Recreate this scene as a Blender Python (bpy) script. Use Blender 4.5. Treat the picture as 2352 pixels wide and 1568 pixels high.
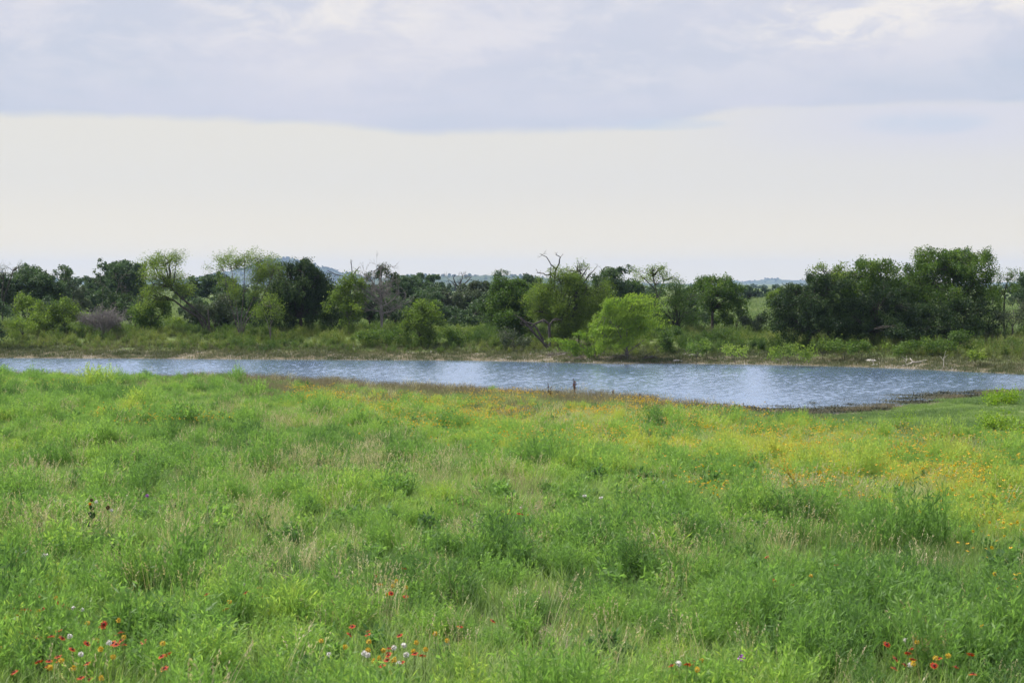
import bpy, math
import numpy as np
from mathutils import Vector

for _o in list(bpy.data.objects):
    bpy.data.objects.remove(_o)
sc = bpy.context.scene
COL = sc.collection

# ------------------------------------------------------------------ camera
CZ = 5.2                      # metres above the pond
F = 3600.0                    # focal length in pixels of a 2352 px wide picture
W2, H2, V0 = 1176.0, 784.0, 648.0
PITCH = math.atan((H2 - V0) / F)
cam_d = bpy.data.cameras.new('camera')
cam = bpy.data.objects.new('camera', cam_d)
COL.objects.link(cam)
cam.location = (0, 0, CZ)
cam.rotation_euler = (math.pi / 2 - PITCH, 0, 0)
cam_d.sensor_width = 36.0
cam_d.lens = 36.0 * F / 2352.0
cam_d.clip_start = 0.2
cam_d.clip_end = 30000
cam_d.dof.use_dof = True
cam_d.dof.focus_distance = 80.0
cam_d.dof.aperture_fstop = 7.0
sc.camera = cam

# ------------------------------------------------------------------ sun and sky
SUN = Vector((-0.50, 0.22, 0.82)).normalized()
sun_d = bpy.data.lights.new('sun', 'SUN')
sun = bpy.data.objects.new('sun', sun_d)
COL.objects.link(sun)
sun_d.energy = 5.0
sun_d.angle = math.radians(8)
sun_d.color = (1.0, 0.955, 0.87)
sun.rotation_euler = SUN.to_track_quat('Z', 'Y').to_euler()

world = bpy.data.worlds.new('World')
sc.world = world
world.use_nodes = True
NT = world.node_tree
NT.nodes.clear()
BG_STRENGTH = 0.12


class NB:
    """small helper to write node trees"""
    def __init__(self, nt):
        self.nt = nt

    def n(self, typ, **kw):
        nd = self.nt.nodes.new(typ)
        for k, v in kw.items():
            setattr(nd, k, v)
        return nd

    def put(self, sock, v):
        if isinstance(v, bpy.types.NodeSocket):
            self.nt.links.new(v, sock)
        elif v is not None:
            sock.default_value = v

    def m(self, op, a, b=None, c=None, clamp=False):
        nd = self.n('ShaderNodeMath', operation=op)
        nd.use_clamp = clamp
        self.put(nd.inputs[0], a)
        self.put(nd.inputs[1], b)
        self.put(nd.inputs[2], c)
        return nd.outputs[0]

    def ss(self, x, lo, hi):
        nd = self.n('ShaderNodeMapRange', interpolation_type='SMOOTHSTEP')
        self.put(nd.inputs['Value'], x)
        self.put(nd.inputs['From Min'], lo)
        self.put(nd.inputs['From Max'], hi)
        return nd.outputs['Result']

    def mix(self, f, a, b, mode='MIX'):
        nd = self.n('ShaderNodeMix', data_type='RGBA', blend_type=mode)
        self.put(nd.inputs[0], f)
        for s, v in ((nd.inputs[6], a), (nd.inputs[7], b)):
            if isinstance(v, (tuple, list)):
                v = (*v[:3], 1.0)
            self.put(s, v)
        return nd.outputs[2]

    def noise(self, vec, scale, detail=4, rough=0.5, dist=0.0):
        nd = self.n('ShaderNodeTexNoise')
        self.put(nd.inputs['Vector'], vec)
        self.put(nd.inputs['Scale'], scale)
        self.put(nd.inputs['Detail'], detail)
        self.put(nd.inputs['Roughness'], rough)
        self.put(nd.inputs['Distortion'], dist)
        return nd.outputs['Fac']

    def comb(self, x, y, z):
        nd = self.n('ShaderNodeCombineXYZ')
        self.put(nd.inputs[0], x)
        self.put(nd.inputs[1], y)
        self.put(nd.inputs[2], z)
        return nd.outputs[0]


def build_sky():
    b = NB(NT)
    k = 0.785 / BG_STRENGTH
    tc = b.n('ShaderNodeTexCoord')
    sp = b.n('ShaderNodeSeparateXYZ')
    NT.links.new(tc.outputs['Generated'], sp.inputs[0])
    x, y, z = sp.outputs
    sky = b.n('ShaderNodeTexSky', sky_type='NISHITA')
    sky.sun_disc = False
    sky.sun_elevation = math.asin(SUN.z)
    sky.sun_rotation = math.atan2(SUN.x, SUN.y)
    sky.air_density = 1.0
    sky.dust_density = 1.5
    sky.ozone_density = 1.6
    hz = b.m('SQRT', b.m('ADD', b.m('MULTIPLY', x, x), b.m('MULTIPLY', y, y)))
    tn = b.m('DIVIDE', z, b.m('MAXIMUM', hz, 0.02))          # tangent of the elevation
    az = b.m('ARCTAN2', x, y)                                # radians from straight ahead
    # ground-plane projection of a flat cloud deck
    zi = b.m('DIVIDE', 1.0, b.m('MAXIMUM', z, 0.02))
    px, py = b.m('MULTIPLY', x, zi), b.m('MULTIPLY', y, zi)
    deck = b.comb(b.m('MULTIPLY', px, 1.0), b.m('MULTIPLY', py, 0.55), 3.1)
    ang = b.comb(b.m('MULTIPLY', az, 1.0), b.m('MULTIPLY', tn, 2.2), 0.7)
    n_big = b.noise(deck, 0.42, 5, 0.55, 0.3)
    n_bil = b.noise(ang, 9.0, 6, 0.56, 0.5)
    n_fin = b.noise(ang, 26.0, 5, 0.6, 0.6)
    # --- thin pale veil from the horizon up, blue sky higher up
    hazec = b.mix(b.ss(az, -0.25, 0.45), (0.80 * k, 0.778 * k, 0.72 * k), (0.765 * k, 0.752 * k, 0.73 * k))
    hazec = b.mix(b.ss(tn, 0.07, 0.0), hazec, (0.98 * k, 0.87 * k, 0.64 * k))
    veil = b.m('SUBTRACT', 1.0, b.m('MULTIPLY', b.ss(tn, 0.16, 0.62), 0.62))
    base = b.mix(veil, sky.outputs[0], hazec)
    # --- the cloud deck, its far edge about six degrees up
    e_n = b.m('MULTIPLY', b.m('SUBTRACT', b.noise(b.comb(az, 0.0, 2.0), 6.0, 4, 0.5), 0.5), 0.010)
    edge = b.m('ADD', b.m('ADD', 0.0998, b.m('MULTIPLY', b.ss(az, -0.2, 0.03), -0.0062)), e_n)
    edge = b.m('ADD', edge, b.m('MULTIPLY', b.ss(az, 0.055, 0.16), 0.012))
    edge = b.m('ADD', edge, b.m('MULTIPLY', b.m('SUBTRACT', n_bil, 0.5), 0.010))
    d = b.m('SUBTRACT', tn, edge)
    wob = b.m('MULTIPLY', b.m('SUBTRACT', n_fin, 0.5), 0.004)
    mA = b.ss(b.m('ADD', d, wob), -0.0015, 0.0055)
    up = b.ss(d, 0.0, 0.055)
    # colour inside the deck: bluish grey underside, paler lumps
    lump = b.ss(b.m('ADD', n_bil, b.m('MULTIPLY', b.m('SUBTRACT', n_fin, 0.5), 0.5)), 0.40, 0.66)
    c = b.mix(b.ss(n_big, 0.28, 0.72), (0.56 * k, 0.62 * k, 0.735 * k), (0.68 * k, 0.69 * k, 0.785 * k))
    c = b.mix(b.m('MULTIPLY', lump, b.m('MULTIPLY', up, 0.95)), c, (0.77 * k, 0.76 * k, 0.81 * k))
    # gaps in the deck where the bright layer above shows
    def blob(a0, t0, ra, rt):
        q1 = b.m('POWER', b.m('DIVIDE', b.m('SUBTRACT', az, a0), ra), 2.0)
        q2 = b.m('POWER', b.m('DIVIDE', b.m('SUBTRACT', tn, t0), rt), 2.0)
        return b.m('MAXIMUM', b.m('SUBTRACT', 1.0, b.m('ADD', q1, q2)), 0.0)
    gap = b.m('MULTIPLY', blob(-0.125, 0.172, 0.09, 0.026), 0.5)
    for g in ((0.205, 0.162, 0.07, 0.020), (0.285, 0.180, 0.09, 0.022), 
              (0.62, 0.20, 0.25, 0.05), (-0.6, 0.19, 0.2, 0.04), (0.02, 0.27, 0.3, 0.05)):
        gap = b.m('MAXIMUM', gap, blob(*g))
    gap = b.m('MULTIPLY', gap, b.ss(b.m('ADD', n_fin, b.m('MULTIPLY', n_bil, 0.8)), 0.72, 1.15))
    c = b.mix(b.m('MINIMUM', b.m('MULTIPLY', gap, 1.4), 0.75), c, (0.93 * k, 0.885 * k, 0.83 * k))
    # the deck breaks up higher in the sky and lets the blue through
    brk = b.m('MULTIPLY', b.ss(b.m('ADD', tn, b.m('MULTIPLY', b.m('SUBTRACT', n_big, 0.5), 0.7)), 0.20, 0.55), 0.62)
    mA = b.m('MULTIPLY', mA, b.m('SUBTRACT', 1.0, brk))
    out = b.mix(mA, base, c)
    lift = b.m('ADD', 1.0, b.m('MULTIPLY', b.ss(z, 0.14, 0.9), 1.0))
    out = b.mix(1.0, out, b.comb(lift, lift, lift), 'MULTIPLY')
    # a softer second sheet hanging below the edge further round to the right
    mB = b.m('MULTIPLY', b.ss(az, 0.06, 0.26), b.m('MULTIPLY', b.ss(tn, 0.066, 0.098), b.m('SUBTRACT', 1.0, mA)))
    mB = b.m('MULTIPLY', mB, b.m('ADD', 0.55, b.m('MULTIPLY', n_bil, 0.5)))
    out = b.mix(b.m('MULTIPLY', mB, b.ss(tn, 0.7, 0.3)), out, (0.70 * k, 0.71 * k, 0.80 * k))
    for (a0, t0, ra, rt) in ((0.095, 0.0995, 0.05, 0.005), (0.255, 0.0975, 0.05, 0.009)):
        q = blob(a0, t0, ra, rt)
        out = b.mix(b.m('MULTIPLY', b.ss(b.m('MULTIPLY', q, b.m('MULTIPLY', n_fin, 2.0)), 0.0, 1.1), 0.65), out, (0.58 * k, 0.66 * k, 0.78 * k))
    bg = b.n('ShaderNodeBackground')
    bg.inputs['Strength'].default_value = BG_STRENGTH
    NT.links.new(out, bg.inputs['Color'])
    wo = b.n('ShaderNodeOutputWorld')
    NT.links.new(bg.outputs[0], wo.inputs['Surface'])


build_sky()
sc.view_settings.view_transform = 'Standard'
sc.view_settings.look = 'None'
sc.view_settings.gamma = 1.0
sc.view_settings.exposure = 0.35
sc.view_settings.use_curve_mapping = False
sc.render.engine = 'CYCLES'
cy = sc.cycles
cy.max_bounces = 4
cy.diffuse_bounces = 2
cy.glossy_bounces = 2
cy.transmission_bounces = 3
cy.transparent_max_bounces = 4
cy.volume_bounces = 0
cy.use_denoising = True
cy.use_adaptive_sampling = True
cy.adaptive_threshold = 0.012
cy.adaptive_min_samples = 20
cy.sample_clamp_indirect = 6.0
try:
    cy.denoiser = 'OPENIMAGEDENOISE'
    cy.denoising_prefilter = 'ACCURATE'
except Exception:
    pass

# ------------------------------------------------------------------ helpers
RNG = np.random.default_rng(7)


def pt(u, v, Y):
    """point at ground distance Y along the ray through picture position (u, v)"""
    xr, yr = (u - W2) / F, -(v - H2) / F
    cp, sp_ = math.cos(PITCH), math.sin(PITCH)
    dy = cp + yr * sp_
    dz = -sp_ + yr * cp
    return np.array([xr * Y / dy, Y, CZ + dz * Y / dy])


def on_level(u, v, z=0.0):
    xr, yr = (u - W2) / F, -(v - H2) / F
    cp, sp_ = math.cos(PITCH), math.sin(PITCH)
    dy = cp + yr * sp_
    dz = -sp_ + yr * cp
    t = (z - CZ) / dz
    return np.array([xr * t, dy * t, z])


def project(P):
    P = np.asarray(P, float)
    x, y, z = P[..., 0], P[..., 1], P[..., 2] - CZ
    cp, sp_ = math.cos(PITCH), math.sin(PITCH)
    f = y * cp - z * sp_
    up = y * sp_ + z * cp
    return W2 + F * x / f, H2 - F * up / f


def px2m(Y):
    return Y / F


def hash2(ix, iy, seed):
    h = (ix.astype(np.int64) * 374761393 + iy.astype(np.int64) * 668265263 + seed * 982451653) & 0xFFFFFFFF
    h = ((h ^ (h >> 13)) * 1274126177) & 0xFFFFFFFF
    return ((h ^ (h >> 16)) & 0xFFFF) / 65535.0


def vnoise(x, y, s, seed=0):
    x = np.asarray(x, float) / s
    y = np.asarray(y, float) / s
    ix, iy = np.floor(x), np.floor(y)
    fx, fy = x - ix, y - iy
    fx = fx * fx * (3 - 2 * fx)
    fy = fy * fy * (3 - 2 * fy)
    a = hash2(ix, iy, seed)
    b = hash2(ix + 1, iy, seed)
    c = hash2(ix, iy + 1, seed)
    d = hash2(ix + 1, iy + 1, seed)
    return (a * (1 - fx) + b * fx) * (1 - fy) + (c * (1 - fx) + d * fx) * fy


def sstep(x, a, b):
    t = np.clip((np.asarray(x, float) - a) / (b - a), 0, 1)
    return t * t * (3 - 2 * t)


def mesh(name, V, faces, mats=(), mi=None, shade=None, smooth=False):
    """V (n,3); faces: list of (m,3)/(m,4) arrays; shade: per-vertex float attribute"""
    me = bpy.data.meshes.new(name)
    V = np.ascontiguousarray(V, np.float32)
    me.vertices.add(len(V))
    me.vertices.foreach_set('co', V.ravel())
    loops = np.concatenate([np.asarray(f, np.int32).ravel() for f in faces])
    cnt = np.concatenate([np.full(len(f), np.asarray(f).shape[1], np.int32) for f in faces])
    st = np.concatenate([[0], np.cumsum(cnt)[:-1]]).astype(np.int32)
    me.loops.add(len(loops))
    me.loops.foreach_set('vertex_index', loops)
    me.polygons.add(len(cnt))
    me.polygons.foreach_set('loop_start', st)
    me.polygons.foreach_set('loop_total', cnt)
    if mi is not None:
        me.polygons.foreach_set('material_index', np.asarray(mi, np.int32))
    if smooth:
        me.polygons.foreach_set('use_smooth', np.ones(len(cnt), bool))
    if shade is not None:
        at = me.attributes.new('shade', 'FLOAT', 'POINT')
        at.data.foreach_set('value', np.asarray(shade, np.float32))
    me.update(calc_edges=True)
    for m_ in mats:
        me.materials.append(m_)
    return me


def link(name, me, parent=None, label=None, cat=None, group=None, kind=None, loc=None, rz=None):
    o = bpy.data.objects.new(name, me)
    COL.objects.link(o)
    if parent is not None:
        o.parent = parent
    if loc is not None:
        o.location = loc
    if rz is not None:
        o.rotation_euler = (0, 0, rz)
    for k, v in (('label', label), ('category', cat), ('group', group), ('kind', kind)):
        if v:
            o[k] = v
    return o


class MB:
    """collects geometry: leaves, tubes, ribbons"""
    def __init__(self):
        self.V, self.Q, self.T, self.S, self.QM, self.TM = [], [], [], [], [], []
        self.n = 0

    def add(self, V, Q=None, T=None, shade=0.5, mat=0):
        V = np.asarray(V, float).reshape(-1, 3)
        self.V.append(V)
        self.S.append(np.broadcast_to(np.asarray(shade, float), (len(V),)).copy())
        if Q is not None and len(Q):
            self.Q.append(np.asarray(Q) + self.n)
            self.QM.append(np.full(len(Q), mat))
        if T is not None and len(T):
            self.T.append(np.asarray(T) + self.n)
            self.TM.append(np.full(len(T), mat))
        self.n += len(V)

    def leaves(self, P, A, B, L, Wd, shade, mat=0, fold=0.0):
        """kite leaves: centre P, long axis A, cross axis B"""
        P, A, B = map(np.asarray, (P, A, B))
        n = len(P)
        L = np.broadcast_to(L, (n,))[:, None]
        Wd = np.broadcast_to(Wd, (n,))[:, None]
        v = np.empty((n, 4, 3))
        v[:, 0] = P - A * L * 0.5
        v[:, 1] = P + B * Wd * 0.5 + A * L * 0.05
        v[:, 2] = P + A * L * 0.5
        v[:, 3] = P - B * Wd * 0.5 + A * L * 0.05
        if fold:
            N = np.cross(A, B)
            v[:, 1] += N * Wd * fold
            v[:, 3] += N * Wd * fold
        q = np.arange(n * 4).reshape(n, 4)
        self.add(v.reshape(-1, 3), q, shade=np.repeat(np.broadcast_to(shade, (n,)), 4), mat=mat)

    def tube(self, pts, rad, sides=5, shade=0.5, mat=0, cap=True):
        pts = np.asarray(pts, float)
        m = len(pts)
        rad = np.broadcast_to(rad, (m,))
        tan = np.gradient(pts, axis=0)
        tan /= np.linalg.norm(tan, axis=1)[:, None] + 1e-9
        ref = np.array([0.31, 0.95, 0.05]) if abs(tan[0, 2]) > 0.7 else np.array([0, 0, 1.0])
        a = np.cross(tan, ref)
        a /= np.linalg.norm(a, axis=1)[:, None] + 1e-9
        b_ = np.cross(tan, a)
        th = np.arange(sides) * 2 * math.pi / sides
        ring = a[:, None, :] * np.cos(th)[None, :, None] + b_[:, None, :] * np.sin(th)[None, :, None]
        V = pts[:, None, :] + ring * rad[:, None, None]
        V = V.reshape(-1, 3)
        i = np.arange(m - 1)[:, None] * sides
        j = np.arange(sides)[None, :]
        jn = (j + 1) % sides
        q = np.stack([i + j, i + jn, i + sides + jn, i + sides + j], -1).reshape(-1, 4)
        T = None
        if cap:
            V = np.vstack([V, pts[-1:] + tan[-1:] * rad[-1]])
            e = (m - 1) * sides
            T = np.array([[e + k, e + (k + 1) % sides, len(V) - 1] for k in range(sides)])
        self.add(V, q, T, shade, mat)

    def ribbon(self, pts, w, side, shade=0.5, mat=0):
        """flat tapering blade along pts"""
        pts = np.asarray(pts, float)
        m = len(pts)
        w = np.broadcast_to(w, (m,))[:, None]
        V = np.concatenate([pts - side * w / 2, pts + side * w / 2])
        i = np.arange(m - 1)
        q = np.stack([i, i + 1, m + i + 1, m + i], -1)
        self.add(V, q, shade=shade, mat=mat)

    def mesh(self, name, mats, smooth=False):
        fs, mi = [], []
        if self.Q:
            fs.append(np.concatenate(self.Q)); mi.append(np.concatenate(self.QM))
        if self.T:
            fs.append(np.concatenate(self.T)); mi.append(np.concatenate(self.TM))
        return mesh(name, np.concatenate(self.V), fs, mats, np.concatenate(mi), np.concatenate(self.S), smooth)


def unit(v):
    v = np.asarray(v, float)
    return v / (np.linalg.norm(v, axis=-1, keepdims=True) + 1e-9)


def rdir(rng, n):
    return unit(rng.normal(size=(n, 3)))


# ------------------------------------------------------------------ materials
def new_mat(name):
    m_ = bpy.data.materials.new(name)
    m_.use_nodes = True
    m_.node_tree.nodes.clear()
    return m_, NB(m_.node_tree)


def ramp(b, fac, stops):
    r = b.n('ShaderNodeValToRGB')
    b.put(r.inputs[0], fac)
    el = r.color_ramp.elements
    while len(el) < len(stops):
        el.new(0.5)
    for e, (p, c) in zip(el, stops):
        e.position = p
        e.color = (*c, 1)
    return r.outputs[0]


def leaf_mat(name, stops, trans=0.4, inst=False, tgain=1.25, rough=0.55, spec=0.25):
    """leaf: colour by a per-leaf value (plus a per-plant value for scattered plants), light passes through"""
    m_, b = new_mat(name)
    at = b.n('ShaderNodeAttribute', attribute_name='shade')
    f = at.outputs['Fac']
    if inst:
        ai = b.n('ShaderNodeAttribute', attribute_type='INSTANCER', attribute_name='tint')
        f = b.m('ADD', ai.outputs['Fac'], b.m('MULTIPLY', b.m('SUBTRACT', f, 0.5), 0.45), clamp=True)
    c = ramp(b, f, stops)
    p = b.n('ShaderNodeBsdfPrincipled')
    b.put(p.inputs['Base Color'], c)
    p.inputs['Roughness'].default_value = rough
    p.inputs['Specular IOR Level'].default_value = spec
    t = b.n('ShaderNodeBsdfTranslucent')
    g = b.mix(1.0, c, (tgain * 0.95, tgain * 1.05, tgain * 0.6), 'MULTIPLY')
    b.put(t.inputs['Color'], g)
    mx = b.n('ShaderNodeMixShader')
    mx.inputs[0].default_value = trans
    b.put(mx.inputs[1], p.outputs[0])
    b.put(mx.inputs[2], t.outputs[0])
    o = b.n('ShaderNodeOutputMaterial')
    b.put(o.inputs['Surface'], mx.outputs[0])
    return m_


def plain_mat(name, stops, scale=6.0, rough=0.85, spec=0.2, bump=0.0):
    m_, b = new_mat(name)
    tc = b.n('ShaderNodeTexCoord')
    n = b.noise(tc.outputs['Object'], scale, 5, 0.6)
    at = b.n('ShaderNodeAttribute', attribute_name='shade')
    f = b.m('ADD', b.m('MULTIPLY', b.m('SUBTRACT', n, 0.5), 1.6), at.outputs['Fac'], clamp=True)
    p = b.n('ShaderNodeBsdfPrincipled')
    b.put(p.inputs['Base Color'], ramp(b, f, stops))
    p.inputs['Roughness'].default_value = rough
    p.inputs['Specular IOR Level'].default_value = spec
    if bump:
        bp = b.n('ShaderNodeBump')
        bp.inputs['Strength'].default_value = bump
        b.put(bp.inputs['Height'], n)
        b.put(p.inputs['Normal'], bp.outputs[0])
    o = b.n('ShaderNodeOutputMaterial')
    b.put(o.inputs['Surface'], p.outputs[0])
    return m_


M = {}
# trees
M['mesquite'] = leaf_mat('mesquite_leaf', [(0, (0.062, 0.100, 0.020)), (0.5, (0.128, 0.190, 0.030)), (1, (0.235, 0.30, 0.055))], 0.48)
M['midgreen'] = leaf_mat('elm_leaf', [(0, (0.036, 0.070, 0.014)), (0.55, (0.080, 0.142, 0.024)), (1, (0.165, 0.23, 0.040))], 0.42)
M['oak'] = leaf_mat('oak_leaf', [(0, (0.032, 0.056, 0.027)), (0.6, (0.06, 0.104, 0.042)), (1, (0.108, 0.162, 0.06))], 0.28)
M['juniper'] = leaf_mat('juniper_leaf', [(0, (0.014, 0.030, 0.010)), (0.6, (0.035, 0.066, 0.017)), (1, (0.085, 0.13, 0.030))], 0.26)
M['willow'] = leaf_mat('willow_leaf', [(0, (0.085, 0.150, 0.022)), (0.5, (0.17, 0.26, 0.034)), (1, (0.29, 0.38, 0.055))], 0.5)
M['greygreen'] = leaf_mat('grey_leaf', [(0, (0.05, 0.07, 0.04)), (0.6, (0.085, 0.11, 0.06)), (1, (0.13, 0.155, 0.085))], 0.3)
M['bush'] = leaf_mat('bush_leaf', [(0, (0.09, 0.17, 0.012)), (0.5, (0.19, 0.31, 0.02)), (1, (0.33, 0.43, 0.04))], 0.4)
M['bark'] = plain_mat('dark_bark', [(0, (0.022, 0.019, 0.016)), (0.5, (0.05, 0.043, 0.036)), (1, (0.10, 0.088, 0.074))], 9, bump=0.4)
M['deadwood'] = plain_mat('dead_wood', [(0, (0.05, 0.042, 0.038)), (0.5, (0.115, 0.098, 0.092)), (1, (0.20, 0.175, 0.165))], 7, bump=0.3)
M['charwood'] = plain_mat('weathered_dark_wood', [(0, (0.025, 0.021, 0.02)), (0.5, (0.055, 0.047, 0.044)), (1, (0.12, 0.105, 0.10))], 5, bump=0.3)
M['greytwig'] = plain_mat('grey_twigs', [(0, (0.085, 0.076, 0.072)), (0.5, (0.165, 0.148, 0.142)), (1, (0.28, 0.255, 0.245))], 7)
M['palewood'] = plain_mat('driftwood', [(0, (0.20, 0.17, 0.14)), (0.5, (0.36, 0.32, 0.28)), (1, (0.52, 0.48, 0.43))], 7, bump=0.2)
M['stone'] = plain_mat('limestone', [(0, (0.20, 0.175, 0.15)), (0.5, (0.36, 0.33, 0.30)), (1, (0.56, 0.53, 0.50))], 5, bump=0.4)
# meadow
GREEN = [(0, (0.072, 0.140, 0.046)), (0.3, (0.136, 0.236, 0.068)), (0.55, (0.202, 0.318, 0.084)), (0.8, (0.292, 0.368, 0.088)), (1, (0.40, 0.395, 0.09))]
M['forb'] = leaf_mat('forb_leaf', GREEN, 0.5, True, 1.5)
M['grass'] = leaf_mat('grass_blade', [(0, (0.088, 0.142, 0.054)), (0.3, (0.148, 0.222, 0.072)), (0.6, (0.212, 0.298, 0.090)), (0.85, (0.28, 0.345, 0.12)), (1, (0.38, 0.385, 0.18))], 0.45, True, 1.4)
M['straw'] = leaf_mat('dry_grass', [(0, (0.27, 0.225, 0.13)), (0.5, (0.45, 0.385, 0.24)), (1, (0.62, 0.56, 0.40))], 0.4, True, 1.1)
M['rosy'] = leaf_mat('rosy_grass', [(0, (0.11, 0.095, 0.062)), (0.5, (0.20, 0.165, 0.115)), (1, (0.30, 0.25, 0.18))], 0.35, True, 1.0)
M['weed'] = leaf_mat('tall_weed_leaf', [(0, (0.036, 0.070, 0.018)), (0.4, (0.068, 0.120, 0.026)), (0.7, (0.12, 0.175, 0.036)), (1, (0.21, 0.235, 0.065))], 0.38, True)
M['olive'] = leaf_mat('bank_grass', [(0, (0.06, 0.075, 0.03)), (0.5, (0.105, 0.118, 0.05)), (1, (0.18, 0.165, 0.09))], 0.3, True, 1.0)
M['pasture'] = leaf_mat('pasture_grass', [(0, (0.10, 0.15, 0.05)), (0.5, (0.155, 0.215, 0.075)), (1, (0.22, 0.26, 0.11))], 0.35, True, 1.0)
M['stem'] = leaf_mat('green_stem', [(0, (0.09, 0.15, 0.04)), (1, (0.20, 0.27, 0.08))], 0.3)
M['yellow'] = leaf_mat('yellow_petal', [(0, (0.58, 0.29, 0.012)), (0.5, (0.68, 0.41, 0.02)), (1, (0.78, 0.54, 0.04))], 0.35, tgain=1.0)
M['red'] = leaf_mat('red_petal', [(0, (0.30, 0.010, 0.010)), (0.6, (0.46, 0.022, 0.014)), (1, (0.58, 0.07, 0.016))], 0.3, tgain=1.0)
M['tip'] = leaf_mat('orange_petal_tip', [(0, (0.66, 0.19, 0.015)), (1, (0.76, 0.36, 0.03))], 0.3, tgain=1.0)
M['brown'] = plain_mat('brown_seed', [(0, (0.045, 0.016, 0.009)), (0.5, (0.09, 0.032, 0.018)), (1, (0.16, 0.07, 0.04))], 40)
M['button'] = plain_mat('yellow_button', [(0, (0.60, 0.36, 0.02)), (0.5, (0.72, 0.50, 0.06)), (1, (0.78, 0.64, 0.16))], 60)
M['fluff'] = plain_mat('pale_seed_fluff', [(0, (0.66, 0.60, 0.54)), (0.5, (0.80, 0.76, 0.71)), (1, (0.88, 0.86, 0.83))], 60)
M['purple'] = plain_mat('purple_thistle', [(0, (0.30, 0.10, 0.34)), (0.5, (0.45, 0.20, 0.50)), (1, (0.60, 0.38, 0.62))], 60)
M['milk'] = leaf_mat('milkweed_leaf', [(0, (0.018, 0.05, 0.016)), (1, (0.04, 0.095, 0.028))], 0.15)
M['yweed'] = leaf_mat('yellow_weed', [(0, (0.42, 0.30, 0.04)), (1, (0.66, 0.50, 0.09))], 0.3, tgain=1.0)


def ground_mat():
    m_, b = new_mat('ground_soil_and_turf')
    g = b.n('ShaderNodeNewGeometry')
    sp = b.n('ShaderNodeSeparateXYZ')
    b.put(sp.inputs[0], g.outputs['Position'])
    n1 = b.noise(g.outputs['Position'], 0.25, 5, 0.6)
    n2 = b.noise(g.outputs['Position'], 2.2, 6, 0.65)
    n3 = b.noise(g.outputs['Position'], 14.0, 4, 0.6)
    turf = ramp(b, b.m('ADD', b.m('MULTIPLY', n1, 0.6), b.m('MULTIPLY', n2, 0.4)),
                [(0.3, (0.07, 0.10, 0.035)), (0.5, (0.11, 0.15, 0.05)), (0.7, (0.17, 0.19, 0.08))])
    soil = ramp(b, b.m('ADD', b.m('MULTIPLY', n2, 0.5), b.m('MULTIPLY', n3, 0.5)),
                [(0.3, (0.07, 0.062, 0.040)), (0.5, (0.14, 0.12, 0.08)), (0.70, (0.28, 0.235, 0.17))])
    at = b.n('ShaderNodeAttribute', attribute_name='bare')      # worn banks and wet margins, by place
    f = b.ss(b.m('ADD', at.outputs['Fac'], b.m('MULTIPLY', b.m('SUBTRACT', n2, 0.5), 0.9)), 0.3, 0.75)
    c = b.mix(f, turf, soil)
    far = b.ss(sp.outputs[1], 300.0, 1500.0)
    fld = ramp(b, b.noise(g.outputs['Position'], 0.004, 4, 0.6),
               [(0.3, (0.05, 0.085, 0.035)), (0.5, (0.10, 0.13, 0.05)), (0.7, (0.17, 0.16, 0.08))])
    c = b.mix(far, c, fld)
    p = b.n('ShaderNodeBsdfPrincipled')
    b.put(p.inputs['Base Color'], c)
    p.inputs['Roughness'].default_value = 0.95
    p.inputs['Specular IOR Level'].default_value = 0.1
    bp = b.n('ShaderNodeBump')
    bp.inputs['Strength'].default_value = 0.5
    bp.inputs['Distance'].default_value = 0.05
    b.put(bp.inputs['Height'], n3)
    b.put(p.inputs['Normal'], bp.outputs[0])
    o = b.n('ShaderNodeOutputMaterial')
    b.put(o.inputs['Surface'], p.outputs[0])
    return m_


M['ground'] = ground_mat()


def water_mat():
    m_, b = new_mat('pond_water')
    g = b.n('ShaderNodeNewGeometry')
    p = b.n('ShaderNodeBsdfPrincipled')
    p.inputs['Base Color'].default_value = (0.085, 0.145, 0.245, 1)
    p.inputs['Roughness'].default_value = 0.06
    p.inputs['IOR'].default_value = 1.333
    p.inputs['Specular IOR Level'].default_value = 0.5
    mp = b.n('ShaderNodeMapping')
    mp.inputs['Scale'].default_value = (2.2, 4.5, 1)
    b.put(mp.inputs['Vector'], g.outputs['Position'])
    n = b.noise(mp.outputs[0], 1.6, 3, 0.6)
    bp = b.n('ShaderNodeBump')
    bp.inputs['Strength'].default_value = 0.8
    bp.inputs['Distance'].default_value = 0.018
    b.put(bp.inputs['Height'], n)
    b.put(p.inputs['Normal'], bp.outputs[0])
    gl = b.n('ShaderNodeBsdfGlossy')
    gl.inputs['Color'].default_value = (0.73, 0.85, 1.0, 1)
    gl.inputs['Roughness'].default_value = 0.20
    b.put(gl.inputs['Normal'], bp.outputs[0])
    mx = b.n('ShaderNodeMixShader')
    mx.inputs[0].default_value = 0.6
    b.put(mx.inputs[1], p.outputs[0])
    b.put(mx.inputs[2], gl.outputs[0])
    o = b.n('ShaderNodeOutputMaterial')
    b.put(o.inputs['Surface'], mx.outputs[0])
    return m_


M['water'] = water_mat()

# ------------------------------------------------------------------ the pond outline and the terrain
FAR_UV = [(-900, 820), (-300, 821), (0, 822), (300, 823), (700, 826), (1000, 827), (1230, 830), (1420, 836), (1500, 834), (1750, 837), (2000, 843), (2200, 852), (2352, 860), (2560, 868), (2800, 876)]
NEAR_UV = [(-900, 842), (-300, 850), (0, 858), (250, 869), (500, 871), (700, 873), (830, 882), (1000, 896), (1200, 905), (1400, 911), (1560, 922), (1700, 946), (1850, 953), (1980, 944), (2100, 925), (2250, 908), (2352, 897), (2560, 886), (2800, 878)]
FARL = np.array([on_level(u, v)[:2] for u, v in FAR_UV])
NEARL = np.array([on_level(u, v)[:2] for u, v in NEAR_UV])


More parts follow.
